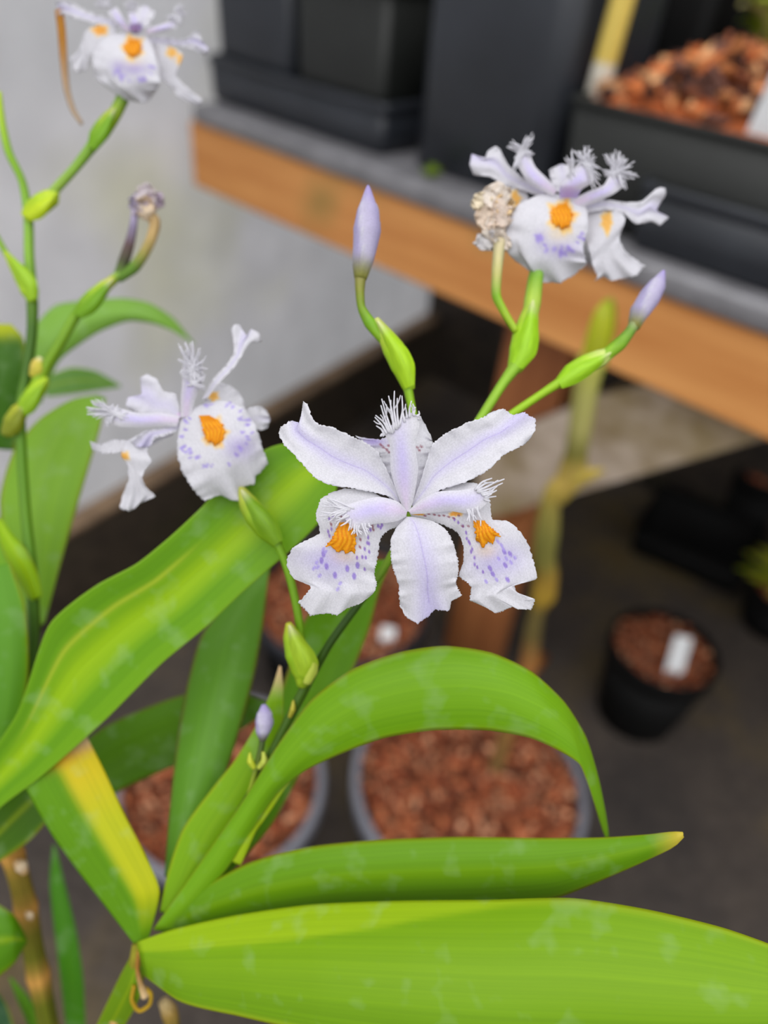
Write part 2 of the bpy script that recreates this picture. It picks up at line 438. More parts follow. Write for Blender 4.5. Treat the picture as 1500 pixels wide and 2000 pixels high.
# ------------------------------------------------------------------ bark and pots
BARKC = [S((214, 140, 88)), S((200, 116, 66)), S((176, 96, 54)), S((232, 176, 126)), S((140, 84, 60)), S((70, 48, 44)), S((110, 76, 66))]
REDC = [S((164, 92, 58)), S((150, 78, 48)), S((182, 108, 70)), S((128, 66, 42)), S((208, 152, 116)), S((92, 52, 38)), S((104, 60, 40))]
def chip(mb, p, size, rg, pal):
    a = rg.uniform(0, 6.28); t1, t2 = rg.normal(0, .5, 2)
    m = Matrix.Rotation(a, 3, 'Z') @ Matrix.Rotation(t1, 3, 'X') @ Matrix.Rotation(t2, 3, 'Y')
    l, w_, h = size * rg.uniform(.7, 1.9), size * rg.uniform(.3, .75), size * rg.uniform(.12, .3)
    k = 6; vs = []
    rad = rg.uniform(.75, 1.1, k)
    for zz in (-.5, .5):
        for i in range(k):
            t = 2*math.pi*i/k; q = m @ Vector((l*.5*rad[i]*math.cos(t), w_*.5*rad[i]*math.sin(t), zz*h)); vs.append(np.array(p) + np.array(q))
    fs = [tuple(range(k - 1, -1, -1)), tuple(range(k, 2*k))] + [(i, (i+1) % k, k + (i+1) % k, k + i) for i in range(k)]
    c = pal[rg.integers(len(pal))] * rg.uniform(.6, 1.3)
    mb.add(vs, fs, c)
def bark_disc(parent, c, r, z, size, pal, seed, n=None, mound=.012):
    rg = np.random.default_rng(seed); mb = MB()
    L = [ring(c, r * k, z - .004 + mound * (1 - k*k) * .6, 32) for k in (1, .7, .35, .05)]
    loops(mb, L, pal[-1], close_last=True)
    n = n or int(2.6 * math.pi * r * r / (size * size * .55))
    for _ in range(n):
        q = math.sqrt(rg.uniform(0, 1)) * (r - size * .5); a = rg.uniform(0, 6.28)
        chip(mb, (c[0] + q*math.cos(a), c[1] + q*math.sin(a), z + mound * (1 - (q/r)**2) * .6 + rg.uniform(-.002, .006)), size, rg, pal)
    return tag(mb.build('bark_mulch', BARK, parent, smooth=False), kind='stuff')
def round_pot(name, c, r, h, label, mat, rimmat, z0=0.0, taper=.78, fill=.03, chip_size=.014, pal=REDC, seed=1, rimw=.006, group=None, riml=None):
    root = empty(name, (c[0], c[1], z0), label, 'plant pot', group)
    mb = MB(); zt = z0 + h
    L = [ring(c, r*taper - .004, z0), ring(c, r*taper, z0 + .004), ring(c, r*.97, zt - .03), ring(c, r*.97 - .004, zt - .03), ring(c, r*taper - .008, z0 + .01)]
    loops(mb, L, (1, 1, 1), True, True); mb.build('pot_wall', mat, root)
    mb = MB()
    L = [ring(c, r*.965, zt - .034), ring(c, r, zt - .031), ring(c, r, zt - .003), ring(c, r - .003, zt), ring(c, r - rimw, zt), ring(c, r - rimw - .002, zt - .004), ring(c, r*.955, zt - .034), ring(c, r*.965, zt - .034)]
    loops(mb, L, (1, 1, 1)); o = mb.build('rim', rimmat, root)
    if riml: o['label'] = riml
    bark_disc(root, c, r*.955, zt - fill, chip_size, pal, seed)
    return root
def square_pot(name, c, hx, hy, h, label, mat, cat='plant pot', z0=0.0, taper=.82, rad=.015, lip=.014, fill=None, pal=BARKC, chip_size=.016, seed=1, rimmat=None, ex=None, ey=None, group=None, mound=.0):
    ex = E1 if ex is None else ex; ey = E2 if ey is None else ey
    root = empty(name, (c[0], c[1], z0), label, cat, group); zt = z0 + h
    q = lambda k, z, d=0: rsq(c, ex, ey, hx*k - d, hy*k - d, z, max(.002, rad*k - d*.5))
    mb = MB()
    loops(mb, [q(taper, z0, .003), q(taper, z0 + .003), q(.985, zt - lip), q(.985, zt - lip, .004), q(taper, z0 + .006, .004)], (1, 1, 1), True, True)
    mb.build('pot_wall', mat, root)
    mb = MB()
    loops(mb, [q(.985, zt - lip), q(1, zt - lip + .001), q(1, zt - .002), q(1, zt, .002), q(1, zt, .006), q(.985, zt - lip, .0045), q(.985, zt - lip)], (1, 1, 1))
    mb.build('rim', rimmat or mat, root)
    if fill is not None:
        rg = np.random.default_rng(seed); mb = MB(); k = .95
        loops(mb, [q(k, zt - fill - .004), q(k*.5, zt - fill - .004 + mound*.85)], pal[2], False, True)
        n = int(4.0 * 4 * hx * hy / (chip_size**2 * .55))
        for _ in range(n):
            a, b = rg.uniform(-1, 1, 2); p = np.array(c[:2]) + ex[:2]*a*(hx*k - chip_size*.4) + ey[:2]*b*(hy*k - chip_size*.4)
            chip(mb, (p[0], p[1], zt - fill + mound*(1 - a**4)*(1 - b**4) + rg.uniform(-.002, .007)), chip_size, rg, pal)
        tag(mb.build('bark_mulch', BARK, root, smooth=False), kind='stuff')
    return root
def label_stick(name, p, direction, width_dir, length, width, label, mat=WHITE, thick=.0012):
    d = np.array(direction, float); d /= np.linalg.norm(d); wv = np.array(width_dir, float); wv -= d*np.dot(wv, d); wv /= np.linalg.norm(wv)
    nrm = np.cross(wv, d); mb = MB()
    prof = [(-.5, 0), (.5, 0), (.5, .93), (.42, 1), (-.42, 1), (-.5, .93)]
    prof = [(-.12, -.28), (.12, -.28)] + [(.5, 0), (.5, .93), (.42, 1), (-.42, 1), (-.5, .93), (-.5, 0)]
    a = [np.asarray(p) + wv*width*x + d*length*y - nrm*thick/2 for x, y in prof]; b = [q + nrm*thick for q in a]
    prism(mb, a, b)
    o = mb.build(name, mat, None, smooth=False, origin=p); return tag(o, label, 'plant label')

# trays and pots standing on the bench
u0, _ = bhit(424, 212, .03); u1, _ = bhit(748, 300, .03)
ZTT = ZT + .001
def rect_on_bench(xl, xr, y, v, depth):
    a, _ = bhit(xl, y, v); b, _ = bhit(xr, y, v); c = bp((a + b)/2, v + depth/2, 0); return c, abs(b - a)/2, depth/2
c, hx, hy = rect_on_bench(408, 748, 250, .03, .20)
_, ztray = bhit(416, 108, .03)
c0 = c.copy(); hx0 = hx
square_pot('seed_tray', c, hx, hy, ztray - ZTT, 'low black plastic tray holding two square pots at the bench end', BLUEBLACK, 'tray', ZTT, .97, .012, .012, None)
c, hx, hy = rect_on_bench(420, 556, 90, .045, .12)
cA = np.array([*c0[:2], 0]) - E1 * hx0*.49 - E2*.03
square_pot('nursery_pot', cA, hx0*.455, .06, .21, 'tall dusty black square pot standing nearest the grey wall in the low tray', BLUEBLACK, 'plant pot', ZTT + .008, .93, .012, .016, .02, seed=3)
cB = np.array([*c0[:2], 0]) + E1 * hx0*.47 - E2*.03
square_pot('nursery_pot', cB, hx0*.455, .06, .172, 'black square pot of bark in the low tray, beside the big black pot', BLACK, 'plant pot', ZTT + .008, .93, .012, .016, .012, seed=4, mound=.01)
ul = bhit(790, 330, .04)[0]; ur = bhit(1109, 203, .035)[0] - .012
c = bp((ul + ur)/2, .04 + .1, 0); hx, hy = (ur - ul)/2, .1
square_pot('nursery_pot', c, hx, hy, .34, 'tall wide black pot with rounded corner in the middle of the bench', BLUEBLACK, 'plant pot', ZTT, .98, .03, .02, .03, seed=5)
cg = bp(bhit(838, 120, .34)[0], .40, 0)
square_pot('nursery_pot', cg, .15, .06, .36, 'tall black pot standing behind the low tray and the wide pot', DEEP, 'plant pot', ZTT, .94, .02, .02, .03, seed=15)
# lower tray and bark box on the right
_, zlow = bhit(1297, 389, .02)
c, hx, hy = rect_on_bench(1205, 1700, 500, .012, .275)
square_pot('drip_tray', c, hx, hy, .062, 'shallow black tray under the bark-filled box at bench front', BLUEBLACK, 'tray', ZTT, .95, .012, .010, None)
ctray = c
c2, hx2, hy2 = rect_on_bench(1100, 1620, 260, .045, .23)
zrim = on_plane(1109, 203, A + E2*.03, E2)[2] + .008
c2 = c + np.array([0, 0, 0]); 
ub, zb = bhit(1109, 203, .035)
cb = bp(ub + .22, .035 + .125, 0)
square_pot('bark_box', cb, .22, .13, zrim - ZTT - .006, 'black box of coarse orange bark with a yellow stake in it', BLACK, 'plant box', ZTT + .006, .95, .012, .006, .003, BARKC, .029, 6, mound=.05)
ue = bhit(1385, 60, .32)[0]; us = bhit(1150, 60, .32)[0]; c3 = bp((us + ue)/2, .32 + .1, 0)
square_pot('nursery_pot', c3, (ue - us)/2, .10, .30, 'large black pot standing behind the box of orange bark', DEEP, 'plant pot', ZTT, .93, .02, .02, .03, seed=8)
# yellow stake and white tag in the bark
pz = zrim - .004
pbase = on_plane(1160, 204, A + E2*.075, E2); ptop = on_plane(1222, -20, pbase, E2)
dv = ptop - pbase; dv = dv / np.linalg.norm(dv)
mb = MB(); yl = [S((226, 222, 206)), S((226, 222, 206)), S((222, 196, 96)), S((226, 198, 90))]
tube(mb, [pbase - dv*.03, pbase + dv*.035, pbase + dv*.04, pbase + dv*.42], [.0115]*4, yl, 10, True, .7)
tag(mb.build('plant_stake', PAINT, None, origin=pbase), 'leaning yellow stake with white foot stuck in the orange bark', 'stake')
p = on_plane(1472, 300, A + E2*.048, E2); 
label_stick('plant_label', p, EZ + E1*.1 - .02*E2, E1, .105, .028, 'white plastic tag standing in the orange bark on the bench')

# pots standing on the floor
def pot_at(px, py, rpx, zr):
    p = on_z(px, py, zr); d = np.dot(p - CAM, F_); return p, rpx / FPX * d
p, r = pot_at(918, 1520, 232, .20); P1 = p
round_pot('nursery_pot', p, r, .20, 'wide black pot of red-brown bark under the arching leaf', DEEP, GREYRIM, 0, .8, .018, .012, REDC, 21, .009)
p, r = pot_at(432, 1520, 204, .20)
round_pot('nursery_pot', p, r, .20, 'black pot of red-brown bark behind the upright iris leaves, lower left', DEEP, GREYRIM, 0, .8, .02, .012, REDC, 22, .009)
p, r = pot_at(668, 1165, 175, .19)
round_pot('nursery_pot', p, r, .19, 'black pot of red-brown bark below the large white bloom', DEEP, BLUEBLACK, 0, .8, .02, .012, REDC, 23)
P3 = p; q = on_z(752, 1262, .17)
label_stick('plant_label', q, EZ*.7 + R0*.1 + np.array([0, .5, 0]), R0, .03, .022, 'small white tag in the bark of the pot below the large bloom')
p, r = pot_at(1300, 1262, 106, .17)
round_pot('nursery_pot', p, r, .17, 'small black round pot with white tag on the dark floor', DEEP, DEEP, 0, .76, .018, .011, REDC, 24, .004)
q = on_z(1312, 1325, .153)
label_stick('plant_label', q, EZ*.8 + np.array([.12, .5, 0]), R0, .068, .027, 'white plastic tag in the small round pot on the floor')
# empty tray at the right, on the floor
tl = on_z(1238, 1030, .07); tr_ = on_z(1465, 1125, .07); ex = tr_ - tl; ex[2] = 0; hw = np.linalg.norm(ex)/2; ex /= 2*hw; ey = np.array([-ex[1], ex[0], 0])
c = (tl + tr_)/2 + ey*.1
square_pot('seed_tray', c, hw, .1, .07, 'empty deep black tray on the floor beneath the bench, right side', DEEP, 'tray', 0, .93, .012, .012, None, ex=ex, ey=ey)
mb = MB(); q = on_z(1345, 992, .012); tube(mb, [q + np.array([-.02, 0, 0]), q + np.array([0, .004, .012]), q + np.array([.022, .008, .002])], [.004, .009, .003], [S((112, 84, 40))]*3, 8)
tag(mb.build('dry_leaf', DRY, None), 'shrivelled brown leaf lying in the empty black tray', 'leaf')

# ------------------------------------------------------------------ irises: colours
W = S((228, 227, 233)); LIL = S((206, 194, 248)); PUR = S((158, 132, 214)); ORA = S((250, 168, 14)); PINK = S((234, 212, 240)); YEL = S((252, 214, 110)); MAROON = S((160, 92, 110))
def c_standard(k=1.0, wid=.16):
    def f(x, y, u, v):
        l = math.exp(-((u - .5)/wid)**2) * (.22 + .3*v) * k
        l2 = math.exp(-((u - .5)/.012)**2) * .35 * (1 if v < .9 else 0)
        return lerp(lerp(W, LIL, min(1, l)), PUR, l2)
    return f
def c_style(x, y, u, v):
    l = math.exp(-((u - .45)/.28)**2)
    return lerp(lerp(W, LIL, l*.75*sstep(0, .4, v)*(1 - .6*sstep(.6, 1, v))), PINK, .6*(1 - sstep(.1, .6, v))*l)
def c_fall(spots=(), orange=(), wash=()):
    def f(x, y, u, v):
        c = W
        for (a, b, rx, ry, col, s) in wash:
            k = math.exp(-(((x - a)/rx)**2 + ((y - b)/ry)**2)); c = lerp(c, col, k*s)
        for (a, b, rx, ry) in orange:
            q = (((x - a)/rx)**2 + ((y - b)/ry)**2) * (1 + .3*math.sin(5*math.atan2(y - b, x - a) + a) + .15*math.sin(11*math.atan2(y - b, x - a)))
            if q < 2.2: c = lerp(c, YEL, .8*(1 - sstep(1.0, 2.2, q))); c = lerp(c, lerp(ORA, YEL, .45 if rx < 11 else 0), (1 - sstep(.5, 1.15, q))*(.75 if rx < 14 else 1))
        for (a, b, r, ang, col) in spots:
            dx, dy = x - a, y - b
            if abs(dx) > 14 or abs(dy) > 14: continue
            s_, c_ = math.sin(ang), math.cos(ang); p_, q_ = dx*c_ + dy*s_, -dx*s_ + dy*c_
            k = (p_/(r*1.7))**2 + (q_/r)**2
            c = lerp(c, col, .85*(1 - sstep(.5, 1.4, k)))
        return c
    return f
class Crop:
    def __init__(s, ox, oy, k): s.o = (ox, oy); s.k = k
    def __call__(s, pts): return [(s.o[0] + x/s.k, s.o[1] + y/s.k) for x, y in pts]
def nearest_d(G, x, y):
    q = G.reshape(-1, 3); i = np.argmin((q[:, 0] - x)**2 + (q[:, 1] - y)**2); return q[i, 2]
PTH = .00016
def petal(name, rows, depths, colour, parent, nu=24, nv=36, **k):
    mb = MB(); G = sheet(mb, rows, depths, nu, nv, colour, **k)
    o = mb.build(name, PETAL, parent, solid=PTH); return o, G
def style_arm(rows, depths, fringe, parent, seed, rpx=2.0, curl=6, nu=20, nv=30, dtip=-.002, tooth=0, colour=c_style, keel=.0012, branch=.5):
    """a style arm with its fringed crest; fringe = list of (root, tip) image points"""
    mb = MB(); rg = np.random.default_rng(seed)
    G = sheet(mb, rows, depths, nu, nv, colour, keel=keel, tooth=tooth, seed=seed)
    for (rx, ry), (tx, ty) in fringe:
        d = nearest_d(G, rx, ry); L = math.hypot(tx - rx, ty - ry); nx, ny = -(ty - ry)/(L + 1e-6), (tx - rx)/(L + 1e-6)
        cv = rg.uniform(-1, 1)*curl; dd = dtip * rg.uniform(.3, 1.2)
        pts = [(rx, ry, d - .0001), (rx*.6 + tx*.4 + nx*cv, ry*.6 + ty*.4 + ny*cv, d + dd*.4), (tx, ty, d + dd)]
        pts[0] = (rx - (tx - rx)*.25, ry - (ty - ry)*.25, d - .0001)
        ptube(mb, pts, [rpx*1.5, rpx*1.05, rpx*.62], [W*1.08]*3, 5, 8)
        if rg.uniform() < branch:
            m_ = pts[1]; s = rg.choice([-1, 1]); e = (m_[0] + (tx - m_[0])*.75 + nx*s*L*.2, m_[1] + (ty - m_[1])*.75 + ny*s*L*.2, d + dd*1.1)
            ptube(mb, [m_, ((m_[0] + e[0])/2 + nx*s*2, (m_[1] + e[1])/2 + ny*s*2, (m_[2] + e[2])/2), e], [rpx*.85, rpx*.75, rpx*.5], W, 5, 6)
    return mb.build('style_arm', PETAL, parent, solid=0)
GRN = S((142, 184, 34)); DGRN = S((74, 120, 14)); YGRN = S((178, 204, 40)); DKG = S((48, 78, 14)); CREAM = S((226, 220, 176)); TAN = S((196, 160, 104)); BROWN = S((150, 104, 52))
def stem(pts, rpx, cols, parent, name='stem', n=10, mat=None):
    mb = MB(); ptube(mb, pts, rpx, cols, n); return mb.build(name, mat or STEM, parent)
def spathe(pts, wpx, cols, parent, tip=None, name='bract'):
    """swollen sheath of two overlapping bracts"""
    mb = MB(); k = len(pts)
    ptube(mb, pts, wpx, cols, 12, 24, .8)
    P = catmull(pts, 24); 
    a, b = P[3], P[20]; dx, dy = b[0] - a[0], b[1] - a[1]; L = math.hypot(dx, dy); nx, ny = -dy/L, dx/L; wm = max(wpx)
    rows = []; dep = []
    for t, wd_ in ((.05, .6), (.3, 1.12), (.55, 1.1), (.8, .7), (1.05, .12)):
        q = P[min(23, int(t*21))]; sft = .25*wm
        rows.append([(q[0] + nx*(wd_*wm - sft*0) , q[1] + ny*wd_*wm), (q[0] - nx*wd_*wm*.55, q[1] - ny*wd_*wm*.55)]); dep.append(q[2] - wm*q[2]/FPX*.55)
    cc = np.asarray(cols[0] if np.ndim(cols) > 1 else cols)
    tipc = CREAM if tip is None else tip
    sheet(mb, rows, dep, 9, 16, lambda x, y, u, v: lerp(cc*1.06, tipc, sstep(.75, 1, v)*.8), keel=wm*.0001)
    return mb.build(name, STEM, parent)
def bud(pts, rpx, parent, seed=0, base=S((150, 150, 70)), name='bud'):
    """rolled lilac bud: furled tube of overlapping petals"""
    mb = MB(); Q = catmull(pts, 30); k = len(pts)
    s = np.concatenate([[0], np.cumsum(np.linalg.norm(np.diff(np.asarray(pts, float)[:, :2], axis=0), axis=1))]); s /= s[-1]
    t = np.linspace(0, 1, 30); rr = np.interp(t, s, rpx)
    P = np.array([at(*q) for q in Q]); T = np.gradient(P, axis=0); T /= np.linalg.norm(T, axis=1)[:, None]
    a = np.cross(T[0], F_); a /= np.linalg.norm(a); n = 24; vs, cs, uvs = [], [], []
    for i in range(30):
        a = a - T[i]*np.dot(a, T[i]); a /= np.linalg.norm(a); b = np.cross(T[i], a); R = rr[i]*Q[i][2]/FPX
        for j in range(n):
            th = 2*math.pi*j/n; sp = (th + t[i]*1.6) % (2*math.pi/3) / (2*math.pi/3)
            k_ = R*(.9 + .16*sp)
            vs.append(P[i] + k_*(a*math.cos(th) + b*math.sin(th)))
            c_ = lerp(lerp(S((214, 208, 230)), S((164, 152, 206)), sp*.85), W, .8*sstep(.75, 1, sp))
            c_ = lerp(base, c_, sstep(.02, .3, t[i])); c_ = lerp(c_, S((176, 158, 224)), sstep(.75, 1, t[i])*.7)
            cs.append(c_); uvs.append((j/n, t[i]))
    fs = [(i*n + j, i*n + (j+1) % n, (i+1)*n + (j+1) % n, (i+1)*n + j) for i in range(29) for j in range(n)]
    fs += [tuple(range(n - 1, -1, -1)), tuple(29*n + j for j in range(n))]
    mb.add(vs, fs, cs, uvs); return mb.build(name, PETAL, parent)

LG = S((146, 186, 14)); LD = S((88, 138, 4)); LY = S((186, 206, 10)); LB = S((118, 172, 60))
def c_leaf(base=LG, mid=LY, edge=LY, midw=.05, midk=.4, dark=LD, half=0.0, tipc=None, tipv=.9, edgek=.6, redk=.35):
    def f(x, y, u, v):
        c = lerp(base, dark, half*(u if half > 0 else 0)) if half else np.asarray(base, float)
        c = lerp(c, mid, midk*math.exp(-((u - .5)/midw)**2))
        e = abs(2*u - 1)
        c = lerp(c, edge, edgek*sstep(.86, .98, e)); c = lerp(c, S((150, 92, 40)), redk*sstep(.975, 1, e))
        if tipc is not None: c = lerp(c, tipc, sstep(tipv, 1, v))
        return c
    return f
def leaf(secs, depths, parent, colour=None, nu=21, nv=60, keel=.0, fold=.0, ruffle=.0, seed=0, name='leaf', thick=.0004, mat=None, post=None):
    rows = [[(s[0], s[1]), (s[2], s[3])] if len(s) == 4 else s for s in secs]
    if np.ndim(depths) == 1 and len(depths) != len(rows):
        depths = np.interp(np.linspace(0, 1, len(rows)), np.linspace(0, 1, len(depths)), depths)
    mb = MB(); sheet(mb, rows, depths, nu, nv, colour or c_leaf(), keel=keel, fold=fold, ruffle=ruffle, rfreq=2, seed=seed, post=post)
    return mb.build(name, mat or LEAF, parent, solid=thick)

# ------------------------------------------------------------------ the front iris
PB = np.array([-.10, -.02, 0]); 
round_pot('nursery_pot', PB, .13, .20, 'black pot of bark holding both iris plants', DEEP, GREYRIM, 0, .8, .02, .016, REDC, 31)
iris = empty('iris_plant', (PB[0] + .03, PB[1] + .02, .18), 'front iris with the large sharp white bloom and broad arching green leaves', 'iris plant')
bz = at(275, 1850, .212)
# cane down to the pot
mb = MB(); foot = np.array([PB[0] + .03, PB[1] + .02, .175])
kp = catmull([bz, at(262, 1915, .219), at(236, 1975, .228), at(215, 2060, .245), lerp(at(215, 2060, .245), foot, .5), foot], 60)
rad = [.0026*(1 + .25*math.exp(-((i % 9) - 4)**2/1.2)) for i in range(60)]
tube(mb, kp, rad, [lerp(S((150, 150, 40)), S((196, 160, 70)), .8 if i % 9 == 4 else .1) for i in range(60)], 10)
mb.build('cane', DRY, iris)
mb = MB()
ptube(mb, [(272, 1858, .209), (268, 1890, .211), (274, 1920, .212), (284, 1945, .213)], [5, 4, 5, 9], [S((190, 140, 60)), S((186, 130, 60)), TAN, S((224, 196, 150))], 8)
ptube(mb, [(262, 1925, .213), (258, 1955, .214), (272, 1974, .215), (292, 1962, .214), (294, 1940, .213), (284, 1930, .213)], [4]*6, [S((196, 160, 40))]*6, 8)
ptube(mb, [(208, 1978, .226), (226, 1992, .224), (240, 1988, .224)], [6, 12, 7], [TAN, S((214, 170, 110)), S((200, 150, 60))], 8)
ptube(mb, [(318, 1955, .235), (330, 1975, .236), (338, 2010, .238)], [10, 17, 14], [S((214, 190, 140)), S((170, 140, 70)), S((120, 110, 40))], 8)
mb.build('old_sheath', DRY, iris)
# leaves
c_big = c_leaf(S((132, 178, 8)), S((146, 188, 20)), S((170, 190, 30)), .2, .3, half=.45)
def c_fold_light(x, y, u, v):
    """the blade's backlit fold painted as a paler strip, ending in a point along its upper edge"""
    k = sstep(.0, .05, .3*(1 - sstep(.12, .62, v)) - u + .02)
    return lerp(c_big(x, y, u, v), S((172, 204, 24)), .75*k)  # lighter colour imitates light coming through the fold
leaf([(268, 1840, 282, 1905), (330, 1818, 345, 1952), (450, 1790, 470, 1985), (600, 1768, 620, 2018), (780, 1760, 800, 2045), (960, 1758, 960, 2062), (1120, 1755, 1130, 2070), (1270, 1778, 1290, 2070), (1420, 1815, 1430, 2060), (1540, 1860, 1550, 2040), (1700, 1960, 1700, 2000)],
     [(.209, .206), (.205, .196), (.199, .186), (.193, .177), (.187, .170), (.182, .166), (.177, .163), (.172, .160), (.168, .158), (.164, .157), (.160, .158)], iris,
     c_fold_light, nv=110, nu=41, keel=.005, seed=1)
leaf([(318, 1800, 330, 1822), (380, 1745, 400, 1812), (480, 1688, 520, 1792), (600, 1655, 680, 1775), (750, 1640, 850, 1772), (900, 1635, 980, 1766), (1060, 1637, 1090, 1752), (1180, 1636, 1190, 1712), (1270, 1630, 1270, 1676), (1320, 1625, 1322, 1648), (1334, 1626, 1335, 1634)],
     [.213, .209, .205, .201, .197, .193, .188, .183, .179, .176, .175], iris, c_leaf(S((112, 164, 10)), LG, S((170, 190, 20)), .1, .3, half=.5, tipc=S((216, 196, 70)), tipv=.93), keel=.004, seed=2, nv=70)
leaf([(300, 1815, 335, 1822), (395, 1680, 440, 1700), (478, 1560, 545, 1545), (548, 1448, 600, 1502), (606, 1370, 662, 1473), (684, 1310, 748, 1441), (782, 1274, 852, 1425), (872, 1262, 957, 1426), (962, 1276, 1040, 1442), (1042, 1315, 1100, 1470), (1102, 1372, 1133, 1494), (1142, 1436, 1148, 1530), (1168, 1520, 1164, 1580), (1183, 1595, 1177, 1622), (1189, 1638, 1185, 1642)],
     [.212, .207, .202, .197, .193, .189, .186, .184, .1835, .185, .188, .192, .197, .202, .206], iris, c_leaf(S((124, 178, 22)), S((140, 188, 40)), S((176, 206, 30)), .25, .25), keel=.004, seed=3, nv=80)
leaf([(322, 1710, 345, 1730), (330, 1600, 395, 1612), (340, 1500, 440, 1512), (352, 1410, 475, 1402), (370, 1320, 498, 1312), (395, 1240, 514, 1222), (445, 1175, 522, 1150), (515, 1095, 527, 1105)],
     [.222, .226, .230, .235, .239, .243, .247, .252], iris, c_leaf(S((104, 160, 44)), S((118, 170, 60)), S((124, 160, 40)), .25, .3, redk=.6), keel=.004, seed=4)
leaf([(385, 1712, 430, 1728), (430, 1622, 530, 1612), (480, 1522, 600, 1485), (530, 1400, 652, 1390), (562, 1310, 698, 1290), (592, 1215, 723, 1225), (655, 1145, 744, 1146), (735, 1095, 768, 1092)],
     [.218, .222, .225, .228, .229, .229, .228, .227], iris, c_leaf(S((104, 160, 18)), S((122, 174, 30)), S((130, 160, 30)), .2, .35, redk=.6), keel=-.003, seed=5)
leaf([(100, 1500, 190, 1572), (200, 1422, 245, 1538), (280, 1385, 330, 1500), (355, 1358, 400, 1478), (440, 1345, 450, 1440), (520, 1370, 520, 1390)],
     [.262, .262, .26, .258, .256, .255], iris, c_leaf(S((92, 144, 16)), S((110, 160, 30)), LD, .3, .2), keel=.003, seed=6)
def c_yellow(x, y, u, v):
    c = lerp(S((104, 158, 14)), S((192, 198, 10)), sstep(.45, .62, u)*sstep(0, .25, v)); c = lerp(c, S((220, 192, 14)), .7*sstep(.55, .85, v)*sstep(.4, .6, u))
    c = lerp(c, S((226, 150, 40)), .8*sstep(.86, .95, v)*sstep(.2, .6, u)); return lerp(c, S((216, 186, 140)), sstep(.93, 1, v + .06*u)*sstep(.5, .9, u))
leaf([(262, 1842, 290, 1835), (208, 1772, 312, 1742), (152, 1700, 283, 1668), (105, 1635, 242, 1588), (68, 1572, 205, 1508), (44, 1520, 170, 1440), (40, 1495, 160, 1425)],
     [.212, .212, .213, .214, .215, .216, .217], iris, c_yellow, keel=0, fold=-.003, seed=7)
leaf([(268, 1848, 286, 1850), (238, 1900, 272, 1950), (205, 1968, 250, 1992), (185, 2010, 225, 2030)], [.212, .216, .222, .227], iris, c_leaf(S((120, 160, 20))), keel=.002, seed=8)
leaf([(312, 1780, 345, 1790), (326, 1712, 395, 1722), (358, 1618, 458, 1632), (424, 1528, 512, 1545), (458, 1486, 536, 1480), (500, 1418, 552, 1405), (530, 1350, 553, 1350), (546, 1300, 549, 1302)], [.2135, .213, .2125, .212, .2115, .211, .210, .2095], iris, c_leaf(S((132, 180, 18)), S((146, 190, 24)), tipc=S((228, 196, 150)), tipv=.86), keel=.001, seed=9, nv=60)
# small sheathing leaves on the flower stalk
leaf([(470, 1625, 488, 1640), (505, 1560, 530, 1580), (545, 1525, 556, 1540), (590, 1494, 592, 1497)], [.2065, .205, .204, .203], iris, c_leaf(S((176, 204, 30))), keel=.001, seed=10, nv=30, name='bract')
leaf([(450, 1680, 470, 1690), (480, 1605, 500, 1622), (505, 1580, 516, 1590), (532, 1560, 534, 1563)], [.2068, .2055, .205, .2045], iris, c_leaf(S((170, 200, 30))), keel=.001, seed=11, nv=30, name='bract')
# flower stalk and its branches
SD = S((70, 104, 18))
stem([(330, 1790, .2128), (400, 1692, .209), (480, 1566, .2058), (540, 1452, .204), (592, 1350, .203), (642, 1260, .200), (700, 1180, .196), (745, 1118, .193), (770, 1075, .191), (800, 1010, .188), (815, 960, .187)],
     [8, 8, 8, 8.5, 10, 8, 7.5, 7.5, 8, 8, 9], [DKG, DKG, SD, SD, SD, DKG, DKG, S((110, 150, 20)), GRN, GRN, GRN], iris)
stem([(815, 960, .187), (810, 985, .18), (798, 988, .1688)], [9, 9, 6], GRN, iris, 'pedicel')
# left bud
stem([(815, 960, .187), (815, 860, .1885), (803, 790, .19), (792, 735, .19)], [8, 8, 8, 10], S((140, 186, 24)), iris, 'flower_branch')
spathe([(800, 762, .1902), (785, 715, .190), (768, 680, .190), (750, 650, .190), (734, 622, .190)], [11, 22, 22, 15, 6], [S((164, 204, 26)), S((160, 204, 20)), S((166, 206, 30)), S((188, 206, 70)), S((196, 200, 120))], iris)
b = stem([(752, 668, .190), (722, 630, .190), (706, 600, .190), (703, 570, .190), (704, 535, .190)], [9, 12, 8, 9, 12], [GRN, S((118, 170, 20)), S((120, 150, 30)), S((134, 140, 50)), S((150, 140, 80))], iris, 'bud_tube')
bud([(704, 545, .190), (708, 510, .190), (716, 450, .190), (719, 410, .190), (719, 362, .190)], [12, 21, 27, 21, 2], iris, 1)
# right flower
stem([(818, 962, .187), (880, 900, .1905), (940, 815, .194), (985, 745, .197), (1015, 705, .199)], [8, 8, 9, 10, 14], S((142, 186, 44)), iris, 'flower_branch')
spathe([(1004, 722, .199), (1018, 690, .2), (1026, 655, .201), (1034, 620, .202), (1042, 580, .203)], [14, 25, 25, 19, 10], [S((150, 198, 24)), S((152, 200, 22)), S((162, 204, 30)), S((176, 202, 60)), S((160, 190, 60))], iris)
stem([(1032, 640, .202), (1040, 590, .203), (1046, 545, .206), (1090, 400, .2095)], [14, 17, 15, 10], [S((180, 204, 90)), S((170, 200, 70)), S((120, 170, 40)), W], iris, 'flower_tube')
stem([(1008, 648, .2), (985, 610, .2), (970, 580, .2), (970, 540, .2), (976, 470, .2025)], [7, 8, 9, 10, 12], [S((160, 190, 40)), S((156, 190, 40)), S((130, 180, 30)), S((190, 186, 110)), S((206, 190, 160))], iris, 'flower_branch')
